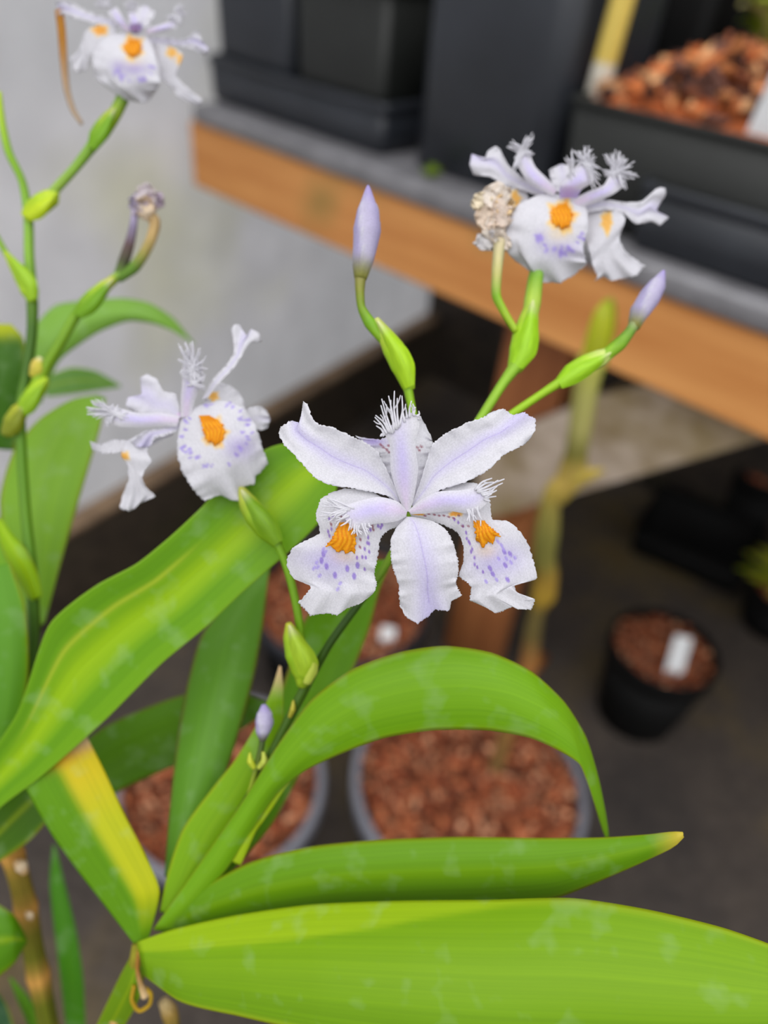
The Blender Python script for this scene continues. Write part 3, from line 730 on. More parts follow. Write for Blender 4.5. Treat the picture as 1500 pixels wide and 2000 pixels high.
# right bud
stem([(818, 962, .187), (930, 858, .1895), (1005, 805, .192), (1060, 768, .1945), (1100, 742, .196)], [7, 7, 8, 8, 10], S((150, 192, 22)), iris, 'flower_branch')
spathe([(1088, 752, .196), (1115, 730, .1965), (1145, 712, .197), (1175, 698, .1975), (1200, 684, .198)], [9, 19, 20, 17, 9], [S((150, 198, 20)), S((150, 200, 16)), S((168, 208, 36)), S((200, 214, 120)), S((150, 190, 40))], iris)
stem([(1180, 696, .1975), (1212, 670, .198), (1230, 648, .1985), (1240, 632, .199)], [12, 13, 10, 11], [S((140, 186, 26)), S((120, 166, 30)), S((110, 150, 50)), S((160, 160, 120))], iris, 'bud_tube')
bud([(1238, 640, .199), (1250, 608, .1995), (1268, 580, .2), (1284, 555, .2005), (1297, 528, .201)], [11, 19, 21, 16, 2], iris, 2)
# left flower branch
spathe([(590, 1340, .202), (594, 1312, .2), (582, 1275, .199), (570, 1240, .1985), (563, 1216, .198)], [10, 25, 27, 18, 5], [S((160, 190, 40)), S((150, 184, 30)), S((146, 186, 26)), S((156, 190, 30)), S((190, 190, 50))], iris)
spathe([(600, 1335, .199), (604, 1305, .1985), (600, 1280, .198), (596, 1258, .198)], [8, 15, 14, 4], [S((186, 200, 80)), S((190, 204, 90)), S((190, 204, 80)), S((206, 210, 130))], iris)
stem([(592, 1330, .203), (590, 1270, .202), (582, 1200, .199), (568, 1135, .197), (548, 1075, .196), (534, 1048, .196)], [8, 8, 8, 8, 8, 10], S((116, 162, 22)), iris, 'flower_branch')
spathe([(545, 1066, .196), (522, 1038, .1965), (500, 1008, .197), (484, 982, .1985), (468, 952, .2)], [9, 20, 23, 19, 8], [S((112, 152, 14)), S((122, 162, 16)), S((136, 172, 22)), S((160, 178, 50)), S((190, 190, 90))], iris)
stem([(492, 995, .199), (466, 950, .203), (440, 900, .2045), (410, 862, .2035)], [10, 11, 10, 8], [GRN, GRN, S((190, 200, 120)), W], iris, 'flower_tube')
# small blue bud low on the stalk
stem([(470, 1610, .2045), (490, 1540, .2035), (503, 1490, .203), (512, 1450, .2025), (514, 1436, .2025)], [5, 5, 6, 6, 7], [S((150, 170, 30)), S((160, 180, 40)), S((90, 110, 30)), S((70, 90, 40)), S((80, 90, 70))], iris, 'bud_tube')
bud([(513, 1446, .2025), (513, 1430, .2025), (516, 1410, .2025), (517, 1392, .2025), (515, 1376, .2025)], [7, 14, 18, 15, 4], iris, 3, S((110, 110, 90)))
mb = MB()
ptube(mb, [(497, 1500, .2025), (489, 1487, .202), (488, 1470, .202)], [5, 7, 2], S((186, 196, 50)), 8)
ptube(mb, [(505, 1500, .2025), (516, 1488, .202), (514, 1468, .202)], [5, 8, 3], S((190, 200, 80)), 8)
ptube(mb, [(566, 1400, .2025), (572, 1385, .2015), (573, 1368, .2015)], [4, 6, 2], S((190, 180, 60)), 8)
mb.build('bract', STEM, iris)

# ---- the large bloom
K = Crop(520, 740, 2.679)
mb = MB(); ptube(mb, [(797, 992, .172), (796, 990, .169), (795, 988, .1668)], [9, 8, 6], [GRN, W, PINK], 14)
fl = mb.build('flower', PETAL, iris); fl['label'] = 'large sharp white bloom with three orange-marked falls'
HI = dict(nu=61, nv=96)
# standards
o = petal('standard', [K(r) for r in ([(700, 655), (705, 668)], [(676, 575), (650, 618)], [(625, 470), (560, 592)], [(585, 388), (450, 570)], [(520, 335), (340, 553)], [(440, 300), (255, 515)], [(345, 255), (205, 460)], [(275, 240), (140, 390)], [(238, 205), (196, 222), (90, 335)], [(215, 130), (195, 120), (182, 195), (172, 235), (130, 220), (80, 250), (65, 285)])],
      [.1655, .1648, .1642, .1638, .1638, .164, .1645, .1655, .1665, .168], c_standard(1.0), fl, keel=-.0016, ruffle=.00045, rfreq=5, tooth=2.6, seed=41, **HI)
petal('standard', [K(r) for r in ([(762, 655), (766, 668)], [(800, 560), (850, 614)], [(838, 440), (920, 577)], [(870, 345), (1040, 540)], [(960, 275), (1165, 470)], [(1050, 232), (1240, 400)], [(1140, 200), (1330, 350)], [(1172, 178), (1240, 155), (1285, 192), (1350, 176), (1408, 215), (1406, 270), (1372, 322)])],
      [.1655, .1648, .1642, .1638, .164, .1646, .1656, .168], c_standard(1.0), fl, keel=-.0016, ruffle=.00045, rfreq=5, tooth=2.6, seed=42, **HI)
petal('standard', [K(r) for r in ([(738, 722), (762, 722)], [(690, 768), (860, 742)], [(656, 830), (932, 782)], [(655, 920), (976, 862)], [(666, 990), (1002, 962)], [(690, 1060), (998, 1035)], [(698, 1130), (990, 1070)], [(700, 1185), (728, 1240), (790, 1280), (850, 1240), (880, 1205), (955, 1215), (966, 1165), (1022, 1132)])],
      [.1652, .1643, .1636, .1632, .1634, .164, .1647, .1662], c_standard(1.15, .2), fl, keel=.0016, ruffle=.00045, rfreq=5, tooth=2.6, seed=43, **HI)
# falls
def spot(l, r, ang, col, dark=1.0): return [(K.o[0] + x/K.k, K.o[1] + y/K.k, r, ang, col) for x, y in l]
PD = S((150, 112, 206)); PL = S((184, 168, 236))
LLs = spot([(330, 732), (350, 728), (342, 785), (325, 798), (332, 820), (530, 790), (545, 790), (533, 830), (528, 858), (537, 862), (515, 890), (538, 905), (503, 932), (520, 935), (475, 935), (515, 995), (605, 765), (585, 770), (598, 778)], 2.4, 1.4, PD) + \
      spot([(478, 975), (424, 992), (360, 1027), (316, 980), (460, 1032), (300, 915), (290, 950)], 4.2, 1.5, S((158, 132, 220))) + \
      spot([(387, 1070), (265, 960), (280, 1030), (375, 1100), (250, 990), (300, 890), (310, 905), (270, 985)], 3.0, 2.2, PL) + \
      spot([(393, 720), (560, 788), (556, 770), (492, 840), (490, 880), (340, 760)], 2.3, 1.2, MAROON)
petal('fall', [K(r) for r in ([(728, 705), (738, 728)], [(560, 597), (700, 768)], [(400, 577), (640, 790)], [(290, 630), (598, 830)], [(262, 720), (585, 900)], [(282, 806), (574, 965)], [(145, 880), (300, 925), (563, 1008)], [(110, 960), (270, 1000), (568, 1045)], [(140, 1040), (250, 1058), (576, 1072)], [(232, 1084), (400, 1130), (566, 1110)], [(170, 1170), (232, 1236), (320, 1225), (370, 1236), (420, 1200), (490, 1176), (545, 1135)])],
      [.1664, .1656, .1654, .1652, .165, .165, (.1662, .1652), (.1672, .1654), (.1674, .1655), (.166, .1658), .167],
      c_fall(LLs, [], [(650, 1105, 40, 30, PL, .35), (640, 1090, 60, 20, LIL, .4), (673, 1086, 24, 14, YEL, .28)]), fl, keel=.0018, ruffle=.0005, rfreq=4, tooth=2.6, seed=44, nu=91, nv=130)
G_ll = _ = None
LRs = spot([(1047, 805), (1050, 835), (1060, 850), (1072, 905), (1090, 935), (1078, 890), (1090, 970), (1104, 985), (1134, 1010), (1065, 860), (1030, 770), (1005, 750), (985, 735), (1110, 660), (1130, 660)], 2.3, 1.4, PD) + \
      spot([(1170, 990), (1185, 1020), (1245, 905), (1275, 915), (1250, 975), (1262, 1050)], 3.8, 1.0, S((158, 132, 220))) + \
      spot([(1230, 870), (1240, 890), (1210, 850), (1300, 935), (1255, 940), (1205, 1050), (1215, 940), (1150, 1060), (1280, 960)], 3.0, 1.0, PL) + \
      spot([(830, 715), (850, 706), (880, 710), (905, 715), (930, 715), (955, 722), (980, 728), (1008, 715), (1058, 770), (1028, 770), (1105, 850)], 2.0, .3, MAROON)
petal('fall', [K(r) for r in ([(748, 700), (762, 722)], [(960, 566), (862, 742)], [(1100, 549), (950, 772)], [(1166, 640), (1000, 802)], [(1186, 738), (1032, 872)], [(1266, 748), (1034, 950)], [(1362, 852), (1012, 1030)], [(1394, 950), (1050, 1062)], [(1415, 1042), (1300, 1062), (1076, 1090)], [(1298, 1078), (1200, 1130), (1068, 1150)], [(1340, 1160), (1408, 1154), (1385, 1206), (1310, 1203), (1290, 1190), (1200, 1226), (1140, 1190), (1068, 1158)])],
      [.1664, .1656, .1654, .1652, .165, (.1652, .165), (.1662, .1652), (.1672, .1654), (.1674, .1656), (.166, .1658), .167],
      c_fall(LRs, [(K.o[0] + 800/K.k, K.o[1] + 704/K.k, 11, 3), (K.o[0] + 990/K.k, K.o[1] + 706/K.k, 11, 4)], [(960, 1100, 40, 30, PL, .35), (985, 1090, 40, 30, LIL, .4), (950, 1076, 20, 14, YEL, .28)]), fl, keel=.0018, ruffle=.0005, rfreq=4, tooth=2.6, seed=45, nu=91, nv=130)
petal('fall', [K(r) for r in ([(648, 640), (820, 640)], [(620, 560), (850, 560)], [(605, 480), (860, 470)], [(590, 390), (868, 372)], [(520, 345), (866, 330)], [(472, 300), (520, 312), (600, 320), (700, 262), (800, 190), (835, 245), (866, 315)])],
      [.1664, .1664, .1667, .1674, .1690, .171], c_fall(spot([(600, 345), (615, 360), (632, 372), (640, 350), (790, 360), (810, 355), (800, 375), (645, 385)], 2.2, .6, MAROON), [], [(K.o[0] + 560/K.k, K.o[1] + 330/K.k, 26, 9, PUR, .7)]), fl, keel=.0006, ruffle=.0008, tooth=2.4, seed=46, nu=45, nv=50)
# orange crests
def crest(outline_rows, d, parent, ridge=.00014, n=25):
    mb = MB(); sheet(mb, outline_rows, d, n, 26, lambda x, y, u, v: lerp(S((238, 146, 6)), S((252, 184, 24)), .5 + .5*math.sin(u*31 + 3*math.sin(v*7))), ruffle=.0002, keel=.0005, tooth=4.0, seed=5)
    V = mb.v; k = n
    for i, p in enumerate(V):
        j = i % n; V[i] = tuple(np.array(p) - F_*ridge*(.5 + .5*math.sin(j/n*31 + (i//n)*.2)))
    return mb.build('crest', PETAL, parent, solid=.0003)
def crest_on(G, rows, parent, ridge=.0003):
    return crest(rows, [nearest_d(G, *np.mean(np.asarray(q), 0)) - .0003 for q in rows], parent, ridge)
crest([K(r) for r in ([(385, 752), (466, 748)], [(366, 800), (468, 800)], [(350, 832), (468, 836)], [(312, 874), (345, 870), (372, 906), (400, 890), (420, 912), (445, 890), (458, 902)])], [.1628, .1624, .1624, .1632], fl)
crest([K(r) for r in ([(1140, 742), (1084, 742)], [(1158, 770), (1094, 782)], [(1188, 792), (1100, 822)], [(1226, 822), (1192, 822), (1186, 862), (1160, 845), (1132, 882), (1118, 850), (1104, 842)])], [.1628, .1624, .1624, .1632], fl)
# style arms with fringed crests
def FR(l): return [(K([a])[0], K([b_])[0]) for a, b_ in l]
style_arm([K(r) for r in ([(722, 694), (752, 694)], [(700, 640), (768, 640)], [(672, 560), (785, 555)], [(652, 480), (795, 470)], [(648, 390), (785, 390)], [(645, 340), (780, 330)], [(615, 285), (800, 250)], [(605, 285), (650, 245), (700, 215), (760, 175), (800, 195)])],
          [.1651, .1645, .1636, .1627, .1618, .1612, .1605, .1602],
          FR([((612, 300), (596, 300)), ((612, 285), (575, 245)), ((618, 270), (568, 200)), ((628, 262), (572, 190)), ((640, 255), (600, 138)), ((650, 250), (604, 104)), ((662, 240), (640, 88)), ((672, 232), (652, 110)), ((682, 225), (671, 62)), ((692, 225), (686, 100)), ((700, 215), (710, 88)), ((722, 205), (712, 120)), ((735, 195), (730, 150)), ((752, 185), (760, 115)), ((768, 180), (766, 130)), ((778, 185), (782, 148)), ((790, 190), (798, 168)), ((796, 205), (806, 196))]),
          fl, 51, 1.9, 5, nu=31, nv=40, dtip=-.001)
style_arm([K(r) for r in ([(738, 690), (732, 720)], [(700, 650), (700, 738)], [(600, 618), (640, 752)], [(500, 634), (560, 760)], [(430, 655), (500, 785)], [(360, 680), (400, 720), (455, 785)])],
          [.165, .1636, .1626, .162, .1616, .1612],
          FR([((430, 668), (312, 620)), ((420, 670), (330, 628)), ((410, 680), (296, 650)), ((400, 685), (292, 668)), ((390, 690), (285, 695)), ((380, 690), (276, 720)), ((390, 700), (330, 720)), ((400, 705), (318, 752)), ((410, 715), (362, 742)), ((420, 728), (360, 778)), ((430, 740), (388, 770)), ((440, 745), (430, 795)), ((460, 770), (445, 815)), ((475, 775), (478, 822)), ((490, 775), (500, 815)), ((505, 770), (527, 826)), ((520, 765), (532, 800)), ((540, 760), (552, 775))]),
          fl, 52, 1.9, 5, nu=31, nv=40, dtip=-.0008)
style_arm([K(r) for r in ([(742, 690), (758, 708)], [(810, 632), (850, 704)], [(900, 590), (960, 692)], [(1020, 582), (1050, 704)], [(1090, 570), (1105, 695)], [(1128, 558), (1150, 600), (1165, 640)])],
          [.165, .1636, .1626, .162, .1616, .1612],
          FR([((1110, 570), (1182, 520)), ((1120, 572), (1190, 540)), ((1125, 575), (1214, 530)), ((1130, 580), (1247, 524)), ((1135, 585), (1238, 545)), ((1140, 592), (1210, 560)), ((1140, 600), (1192, 578)), ((1145, 605), (1206, 584)), ((1150, 618), (1180, 602)), ((1150, 628), (1204, 615)), ((1152, 635), (1172, 640)), ((1050, 695), (1048, 745)), ((1060, 695), (1065, 752)), ((1080, 690), (1085, 742)), ((1100, 690), (1122, 770)), ((1110, 680), (1130, 740)), ((1072, 700), (1098, 750))]),
          fl, 53, 1.9, 5, nu=31, nv=40, dtip=-.0008)

# ---- the softer blooms
def ringspots(cx, cy, rx, ry, n, seed, r=3.0, col=PL, a0=0, a1=6.28):
    rg = np.random.default_rng(seed); L = []
    for i in range(n):
        a = rg.uniform(a0, a1); k = rg.uniform(.85, 1.2); L.append((cx + rx*k*math.cos(a), cy + ry*k*math.sin(a), r*rg.uniform(.6, 1.2), a, lerp(col, PUR, rg.uniform(0, .6))))
    return L
def fan(root, tips, base_w=20, n=3, seed=0):
    """fringe filaments from near root to the given tips"""
    rg = np.random.default_rng(seed); L = []
    for (tx, ty) in tips:
        for k in range(n + 3):
            q = 1.08 + rg.uniform(-.25, .15); e = rg.uniform(-.3, .15)
            ex_, ey_ = root[0] + (tx - root[0])*q + rg.normal(0, 9), root[1] + (ty - root[1])*q + rg.normal(0, 9)
            L.append(((root[0] + (ex_ - root[0])*e + rg.uniform(-1, 1)*base_w*.7, root[1] + (ey_ - root[1])*e + rg.uniform(-1, 1)*base_w*.25), (ex_, ey_)))
    return L
MD = dict(nu=41, nv=56)
# left bloom
K2 = Crop(140, 610, 3.409); d0 = .200
def FR2(Kx, l): return [(Kx([a])[0], Kx([b_])[0]) for a, b_ in l]
mb = MB(); ptube(mb, [(352, 812, d0 + .004), (350, 812, d0 + .001), (352, 810, d0)], [9, 9, 5], [GRN, W, PINK], 12)
f2 = mb.build('flower', PETAL, iris); f2['label'] = 'soft white bloom turned sideways at left of the large bloom'
ox, oy = K2([(950, 800)])[0]
_, Gf = petal('fall', [K2(r) for r in ([(728, 715), (800, 640), (860, 615)], [(706, 830), (850, 700), (1000, 592)], [(708, 960), (950, 850), (1140, 640)], [(748, 1080), (1000, 950), (1222, 760)], [(822, 1190), (1050, 1050), (1268, 900)], [(885, 1252), (950, 1228), (1000, 1215), (1060, 1250), (1112, 1256), (1112, 1172), (1215, 1140), (1222, 1092), (1262, 1060), (1305, 1005)])],
      [d0, d0 - .002, d0 - .0035, d0 - .004, d0 - .0035, d0 - .001], c_fall(ringspots(ox, oy, 62, 62, 46, 3, 3.0), [(ox + 1, oy + 2, 18, 22)], [(K2([(1120, 900)])[0][0], K2([(1120, 900)])[0][1], 28, 22, PUR, .5)]), f2, keel=.002, ruffle=.0007, rfreq=3.3, tooth=2.5, seed=61, **MD)
crest_on(Gf, [K2(r) for r in ([(848, 690), (915, 688)], [(872, 735), (980, 725)], [(884, 800), (1016, 778)], [(905, 856), (930, 850), (955, 886), (980, 860), (1002, 850)])], f2)
petal('fall', [K2(r) for r in ([(880, 640), (960, 660)], [(900, 560), (1080, 640)], [(960, 490), (1150, 650)], [(1010, 470), (1060, 490), (1120, 540), (1165, 640)])], [d0 + .001, d0 + .002, d0 + .004, d0 + .006], c_fall([], [(K2([(945, 560)])[0][0], K2([(945, 560)])[0][1], 8, 8)], []), f2, ruffle=.0006, rfreq=3.3, tooth=2, seed=62)
petal('standard', [K2(r) for r in ([(1120, 680), (1130, 760)], [(1180, 640), (1200, 770)], [(1260, 630), (1262, 786)], [(1300, 660), (1322, 710), (1300, 770)])], [d0 + .003, d0 + .004, d0 + .005, d0 + .006], c_standard(.3), f2, ruffle=.0006, rfreq=3.3, tooth=1, seed=63)
petal('standard', [K2(r) for r in ([(868, 580), (905, 570)], [(930, 460), (985, 470)], [(1020, 360), (1075, 375)], [(1080, 270), (1135, 290)], [(1078, 200), (1180, 212)], [(1062, 120), (1080, 82), (1118, 85), (1165, 165), (1195, 110), (1250, 140), (1262, 195)])], [d0 - .001, d0 - .001, d0, d0 + .001, d0 + .002, d0 + .003], c_standard(.8), f2, ruffle=.0006, tooth=1, seed=64)
petal('standard', [K2(r) for r in ([(720, 640), (700, 740)], [(690, 545), (620, 700)], [(610, 525), (520, 690)], [(570, 450), (430, 665)], [(505, 412), (455, 435), (470, 545), (372, 568), (358, 620), (400, 655)])], [d0, d0, d0 + .001, d0 + .003, d0 + .004], c_standard(.8, .25), f2, ruffle=.0006, rfreq=3.3, tooth=1.5, seed=65)
petal('standard', [K2(r) for r in ([(720, 730), (715, 790)], [(600, 770), (640, 815)], [(490, 790), (570, 840)], [(390, 850), (430, 895), (520, 895), (560, 850)])], [d0 + .0005, d0 - .001, d0 - .001, d0], c_standard(1.0, .25), f2, ruffle=.0008, tooth=1.5, seed=66)
petal('fall', [K2(r) for r in ([(690, 780), (670, 820)], [(520, 830), (600, 850)], [(380, 850), (500, 920)], [(330, 950), (530, 1000)], [(372, 1010), (472, 1080)], [(378, 1130), (490, 1160)], [(345, 1210), (552, 1222)], [(322, 1306), (380, 1320), (420, 1305), (455, 1270), (500, 1250)])], [d0 + .001, d0 + .001, d0 + .001, d0, d0 + .001, d0 + .002, d0 + .003, d0 + .004], c_fall([], [(K2([(345, 958)])[0][0], K2([(345, 958)])[0][1], 10, 7)], []), f2, ruffle=.0006, rfreq=3.3, tooth=2, seed=67, **MD)
petal('fall', [K2(r) for r in ([(400, 855), (400, 920)], [(270, 850), (270, 940)], [(190, 880), (200, 938)], [(125, 862), (132, 890), (140, 915)])], [d0 + .001, d0 + .001, d0 + .002, d0 + .004], c_fall(), f2, ruffle=.0006, tooth=1.5, seed=68)
style_arm([K2(r) for r in ([(725, 700), (800, 690)], [(725, 580), (820, 590)], [(735, 460), (860, 480)], [(735, 380), (880, 400)], [(740, 330), (800, 290), (870, 340)])], [d0 - .001, d0 - .002, d0 - .003, d0 - .0035, d0 - .004],
          FR2(K2, fan((810, 380), [(728, 240), (760, 225), (805, 230), (845, 270), (885, 320), (895, 380), (720, 320)], 40, 5, 1) + fan((820, 470), [(880, 440), (880, 500), (740, 400)], 25, 4, 5)), f2, 71, 1.15, 3, branch=.1)
style_arm([K2(r) for r in ([(720, 690), (700, 760)], [(600, 670), (600, 760)], [(450, 670), (450, 770)], [(330, 640), (310, 760)], [(250, 620), (230, 680), (250, 740)])], [d0 - .001, d0 - .002, d0 - .002, d0 - .002, d0 - .002],
          FR2(K2, fan((270, 670), [(150, 590), (140, 610), (130, 640), (125, 680), (150, 690), (190, 600), (235, 745)], 35, 5, 2)), f2, 72, 1.15, 3, branch=.1)

# right bloom
K3 = Crop(860, 230, 3.0); d0 = .2085
mb = MB(); ptube(mb, [(1098, 392, d0 + .004), (1100, 388, d0 + .001), (1102, 384, d0 - .001)], [9, 9, 6], [GRN, W, PUR], 12)
f3 = mb.build('flower', PETAL, iris); f3['label'] = 'soft white bloom at upper right with feathery crests'
ox, oy = K3([(708, 575)])[0]
_, Gf = petal('fall', [K3(r) for r in ([(640, 440), (740, 460), (800, 470)], [(560, 460), (720, 540), (850, 520)], [(450, 520), (680, 620), (868, 640)], [(388, 640), (660, 700), (838, 750)], [(400, 795), (460, 775), (520, 860), (680, 820), (852, 840)], [(512, 890), (560, 930), (600, 968), (650, 962), (700, 968), (760, 935), (805, 900), (850, 862)])],
      [d0, d0 - .003, d0 - .005, d0 - .005, d0 - .004, d0 - .001], c_fall(ringspots(ox, oy + 20, 46, 48, 30, 4, 3.2, PL, .3, 2.9), [(ox + 2, oy, 21, 26)], [(ox + 2, oy + 66, 36, 16, PUR, .4), (ox - 40, oy + 45, 12, 16, PUR, .35), (ox - 4, oy + 34, 22, 14, YEL, .3)]), f3, keel=.002, ruffle=.0008, rfreq=3.3, tooth=2.5, seed=81, **MD)
crest_on(Gf, [K3(r) for r in ([(675, 512), (738, 508)], [(648, 555), (764, 555)], [(652, 605), (762, 600)], [(676, 632), (695, 626), (712, 652), (735, 630), (750, 628)])], f3)
petal('fall', [K3(r) for r in ([(480, 400), (520, 470)], [(400, 420), (440, 540)], [(370, 430), (380, 560)], [(340, 460), (330, 520), (360, 580)])], [d0 + .002, d0 + .002, d0 + .003, d0 + .004], c_fall([], [(K3([(435, 480)])[0][0], K3([(435, 480)])[0][1], 10, 14)], []), f3, ruffle=.0006, rfreq=3.3, tooth=2, seed=82)
petal('fall', [K3(r) for r in ([(860, 500), (830, 620)], [(960, 500), (850, 720)], [(1082, 590), (880, 800)], [(1050, 700), (892, 860)], [(1082, 785), (920, 930)], [(1195, 868), (1150, 925), (1080, 940), (1000, 955), (960, 930), (908, 952)])], [d0 + .001, d0, d0 - .001, d0, d0 + .001, d0 + .003], c_fall([], [(K3([(975, 610)])[0][0], K3([(975, 610)])[0][1], 9, 18)], []), f3, ruffle=.0007, rfreq=3.3, tooth=2, seed=83, **MD)
petal('standard', [K3(r) for r in ([(620, 420), (600, 470)], [(480, 350), (470, 420)], [(400, 280), (380, 395)], [(345, 180), (290, 345)], [(318, 168), (278, 195), (262, 250), (185, 212), (172, 270), (195, 335), (240, 340)])], [d0, d0 + .001, d0 + .002, d0 + .003, d0 + .004], c_standard(.8), f3, ruffle=.0006, rfreq=3.3, tooth=1, seed=84)
petal('standard', [K3(r) for r in ([(800, 490), (820, 560)], [(960, 480), (1000, 540)], [(1090, 495), (1080, 565)], [(1180, 490), (1145, 622)], [(1250, 430), (1215, 612)], [(1285, 408), (1318, 412), (1318, 455), (1262, 545), (1342, 582), (1285, 632), (1240, 605)])], [d0 - .001, d0 - .001, d0, d0 + .001, d0 + .002, d0 + .004], c_standard(.7), f3, ruffle=.0008, tooth=1, seed=85)
petal('standard', [K3(r) for r in ([(690, 440), (800, 440)], [(650, 370), (800, 370)], [(640, 310), (700, 275), (780, 280)])], [d0 + .001, d0 + .002, d0 + .004], c_standard(.4), f3, ruffle=.0006, rfreq=3.3, tooth=2, seed=86)
style_arm([K3(r) for r in ([(690, 420), (660, 460)], [(620, 350), (560, 410)], [(560, 290), (500, 360)], [(520, 200), (440, 260)])], [d0 - .002, d0 - .003, d0 - .003, d0 - .002], FR2(K3, fan((480, 200), [(515, 105), (530, 130), (500, 120), (420, 150), (405, 170), (440, 160), (430, 300), (540, 210)], 35, 3, 3)), f3, 91, 1.15, 3, branch=.1)
style_arm([K3(r) for r in ([(700, 470), (800, 470)], [(700, 400), (830, 420)], [(760, 330), (890, 380)], [(810, 260), (900, 320)])], [d0 - .003, d0 - .005, d0 - .006, d0 - .006], FR2(K3, fan((850, 260), [(855, 175), (880, 190), (820, 210), (900, 230), (930, 290), (915, 340), (925, 380), (900, 410)], 40, 3, 4) + fan((770, 310), [(750, 240), (770, 210), (790, 250)], 20, 3, 6)), f3, 92, 1.15, 3, branch=.1,
          colour=lambda x, y, u, v: lerp(c_style(x, y, u, v), PUR, .7*(1 - sstep(.1, .4, v))))
style_arm([K3(r) for r in ([(770, 480), (800, 540)], [(870, 430), (900, 500)], [(960, 390), (1010, 450)], [(1000, 310), (1080, 400)])], [d0 - .002, d0 - .004, d0 - .004, d0 - .003], FR2(K3, fan((1030, 320), [(975, 225), (1000, 215), (1035, 205), (1065, 225), (1095, 240), (1115, 270), (1145, 345), (1135, 325), (1080, 400)], 40, 3, 7)), f3, 93, 1.15, 3, branch=.1)
# spent bloom beside it
def crumple(pts, parent, seed, name='spent_bloom'):
    """collapsed petals: small strongly waved blades folded over each other"""
    mb = MB(); rg = np.random.default_rng(seed)
    for (x, y, d, r, c_) in pts:
        for k in range(3):
            a = rg.uniform(0, 6.28); ca, sa = math.cos(a), math.sin(a); rows, dep = [], []
            for t, w_ in ((-.9, .25), (-.3, .7), (.3, .75), (.85, .5)):
                px, py = x + ca*r*t + rg.normal(0, r*.12), y + sa*r*t + rg.normal(0, r*.12)
                rows.append([(px - sa*r*w_, py + ca*r*w_), (px + sa*r*w_*.8, py - ca*r*w_*.8)]); dep.append((d + rg.normal(0, .0012), d + rg.normal(0, .0012)))
            cc = np.asarray(c_)*rg.uniform(.88, 1.06)
            sheet(mb, rows, dep, 15, 18, lambda x_, y_, u, v: lerp(cc, cc*np.array([.9, .8, .66]), .5*sstep(.8, 1, abs(2*u - 1))), ruffle=.0014, rfreq=2.2, tooth=1.6, seed=int(rg.integers(1e6)))
    return mb.build(name, DRY, parent, solid=.0002)
CW = S((236, 226, 216)); 
crumple([(968, 385, .204, 30, CW), (945, 400, .204, 26, S((238, 226, 200))), (950, 425, .203, 26, S((232, 214, 196))), (975, 420, .203, 32, S((236, 220, 208))), (965, 448, .203, 28, CW), (950, 468, .203, 24, S((240, 238, 242))), (985, 400, .2035, 24, S((240, 214, 170))), (978, 470, .2025, 22, CW)], iris, 5)

# ------------------------------------------------------------------ the left iris
iris2 = empty('iris_plant', (PB[0] - .03, PB[1] + .01, .18), 'left iris with tall blurred flower stem before the grey wall', 'iris plant')
mb = MB(); foot = np.array([PB[0] - .03, PB[1] + .01, .175])
kp = [at(-40, 1520, .248), at(-5, 1585, .249), at(22, 1660, .25), at(48, 1760, .253), at(66, 1860, .257), at(92, 1990, .264), at(110, 2090, .27)]
kp = catmull(kp + [lerp(kp[-1], foot, .5), foot], 72); rad, cc = [], []
for i in range(72):
    t = i/71; ringk = max(math.exp(-((i - q)/.9)**2) for q in (9, 14, 20, 26, 32, 38, 46, 54, 62))
    rad.append(.0034*(1 + .18*ringk)); cc.append(lerp(lerp(S((150, 128, 50)), S((104, 112, 24)), sstep(.1, .3, t)), S((214, 160, 80)), ringk))
tube(mb, kp, rad, cc, 12); mb.build('cane', DRY, iris2)
mb = MB()
for x, y, r in ((12, 1625, 11), (14, 1600, 9), (42, 1692, 13), (58, 1788, 8)):
    ptube(mb, [(x - r, y - r*.8, .2455), (x, y, .245), (x + r*.6, y + r, .2458)], [r*.4, r, r*.5], [S((206, 160, 90)), S((230, 210, 180)), S((206, 160, 90))], 8)
mb.build('leaf_scar', DRY, iris2)
# broad diagonal leaf
def c_diag(x, y, u, v):  # bands painted for the fold's lit and darker sides, plus a yellow line
    c = lerp(S((118, 172, 14)), S((160, 200, 14)), math.exp(-((u - .52)/.16)**2)); c = lerp(c, S((206, 214, 60)), .7*math.exp(-((u - .27)/.025)**2)*sstep(.15, .3, v)*(1 - sstep(.62, .75, v)))
    c = lerp(c, S((96, 152, 10)), .7*math.exp(-((u - .14)/.1)**2)); c = lerp(c, S((100, 160, 12)), .6*math.exp(-((u - .78)/.08)**2)*(1 - sstep(.6, .9, v)))
    return lerp(c, S((160, 196, 60)), .5*sstep(.95, 1, abs(2*u - 1)))
leaf([(-90, 1600, -60, 1660), (-30, 1490, 0, 1578), (30, 1400, 70, 1525), (100, 1215, 210, 1402), (190, 1142, 320, 1292), (268, 1100, 405, 1222), (330, 1050, 470, 1160), (388, 996, 538, 1100), (448, 935, 590, 1055), (520, 877, 632, 1008), (562, 868, 655, 965), (600, 882, 660, 935), (636, 905, 655, 915)],
     [.222, .218, .214, .209, .206, .204, .203, .203, .204, .206, .209, .212, .214], iris2, c_diag, nu=41, nv=90, keel=.0, fold=.003, seed=21)
leaf([(-60, 1640, -30, 1700), (20, 1530, 60, 1640), (90, 1480, 130, 1560), (160, 1440, 190, 1500)], [.235, .235, .237, .24], iris2, c_leaf(S((74, 118, 8))), seed=22)
leaf([(50, 1250, 88, 1215), (18, 1100, 116, 1112), (0, 975, 150, 992), (32, 872, 180, 892), (82, 815, 197, 832), (150, 778, 204, 792), (190, 772, 207, 778)],
     [.262, .262, .262, .264, .266, .269, .272], iris2, c_leaf(S((134, 182, 50)), S((146, 192, 66)), S((170, 196, 60)), .3, .3, redk=.3), keel=.003, seed=23)
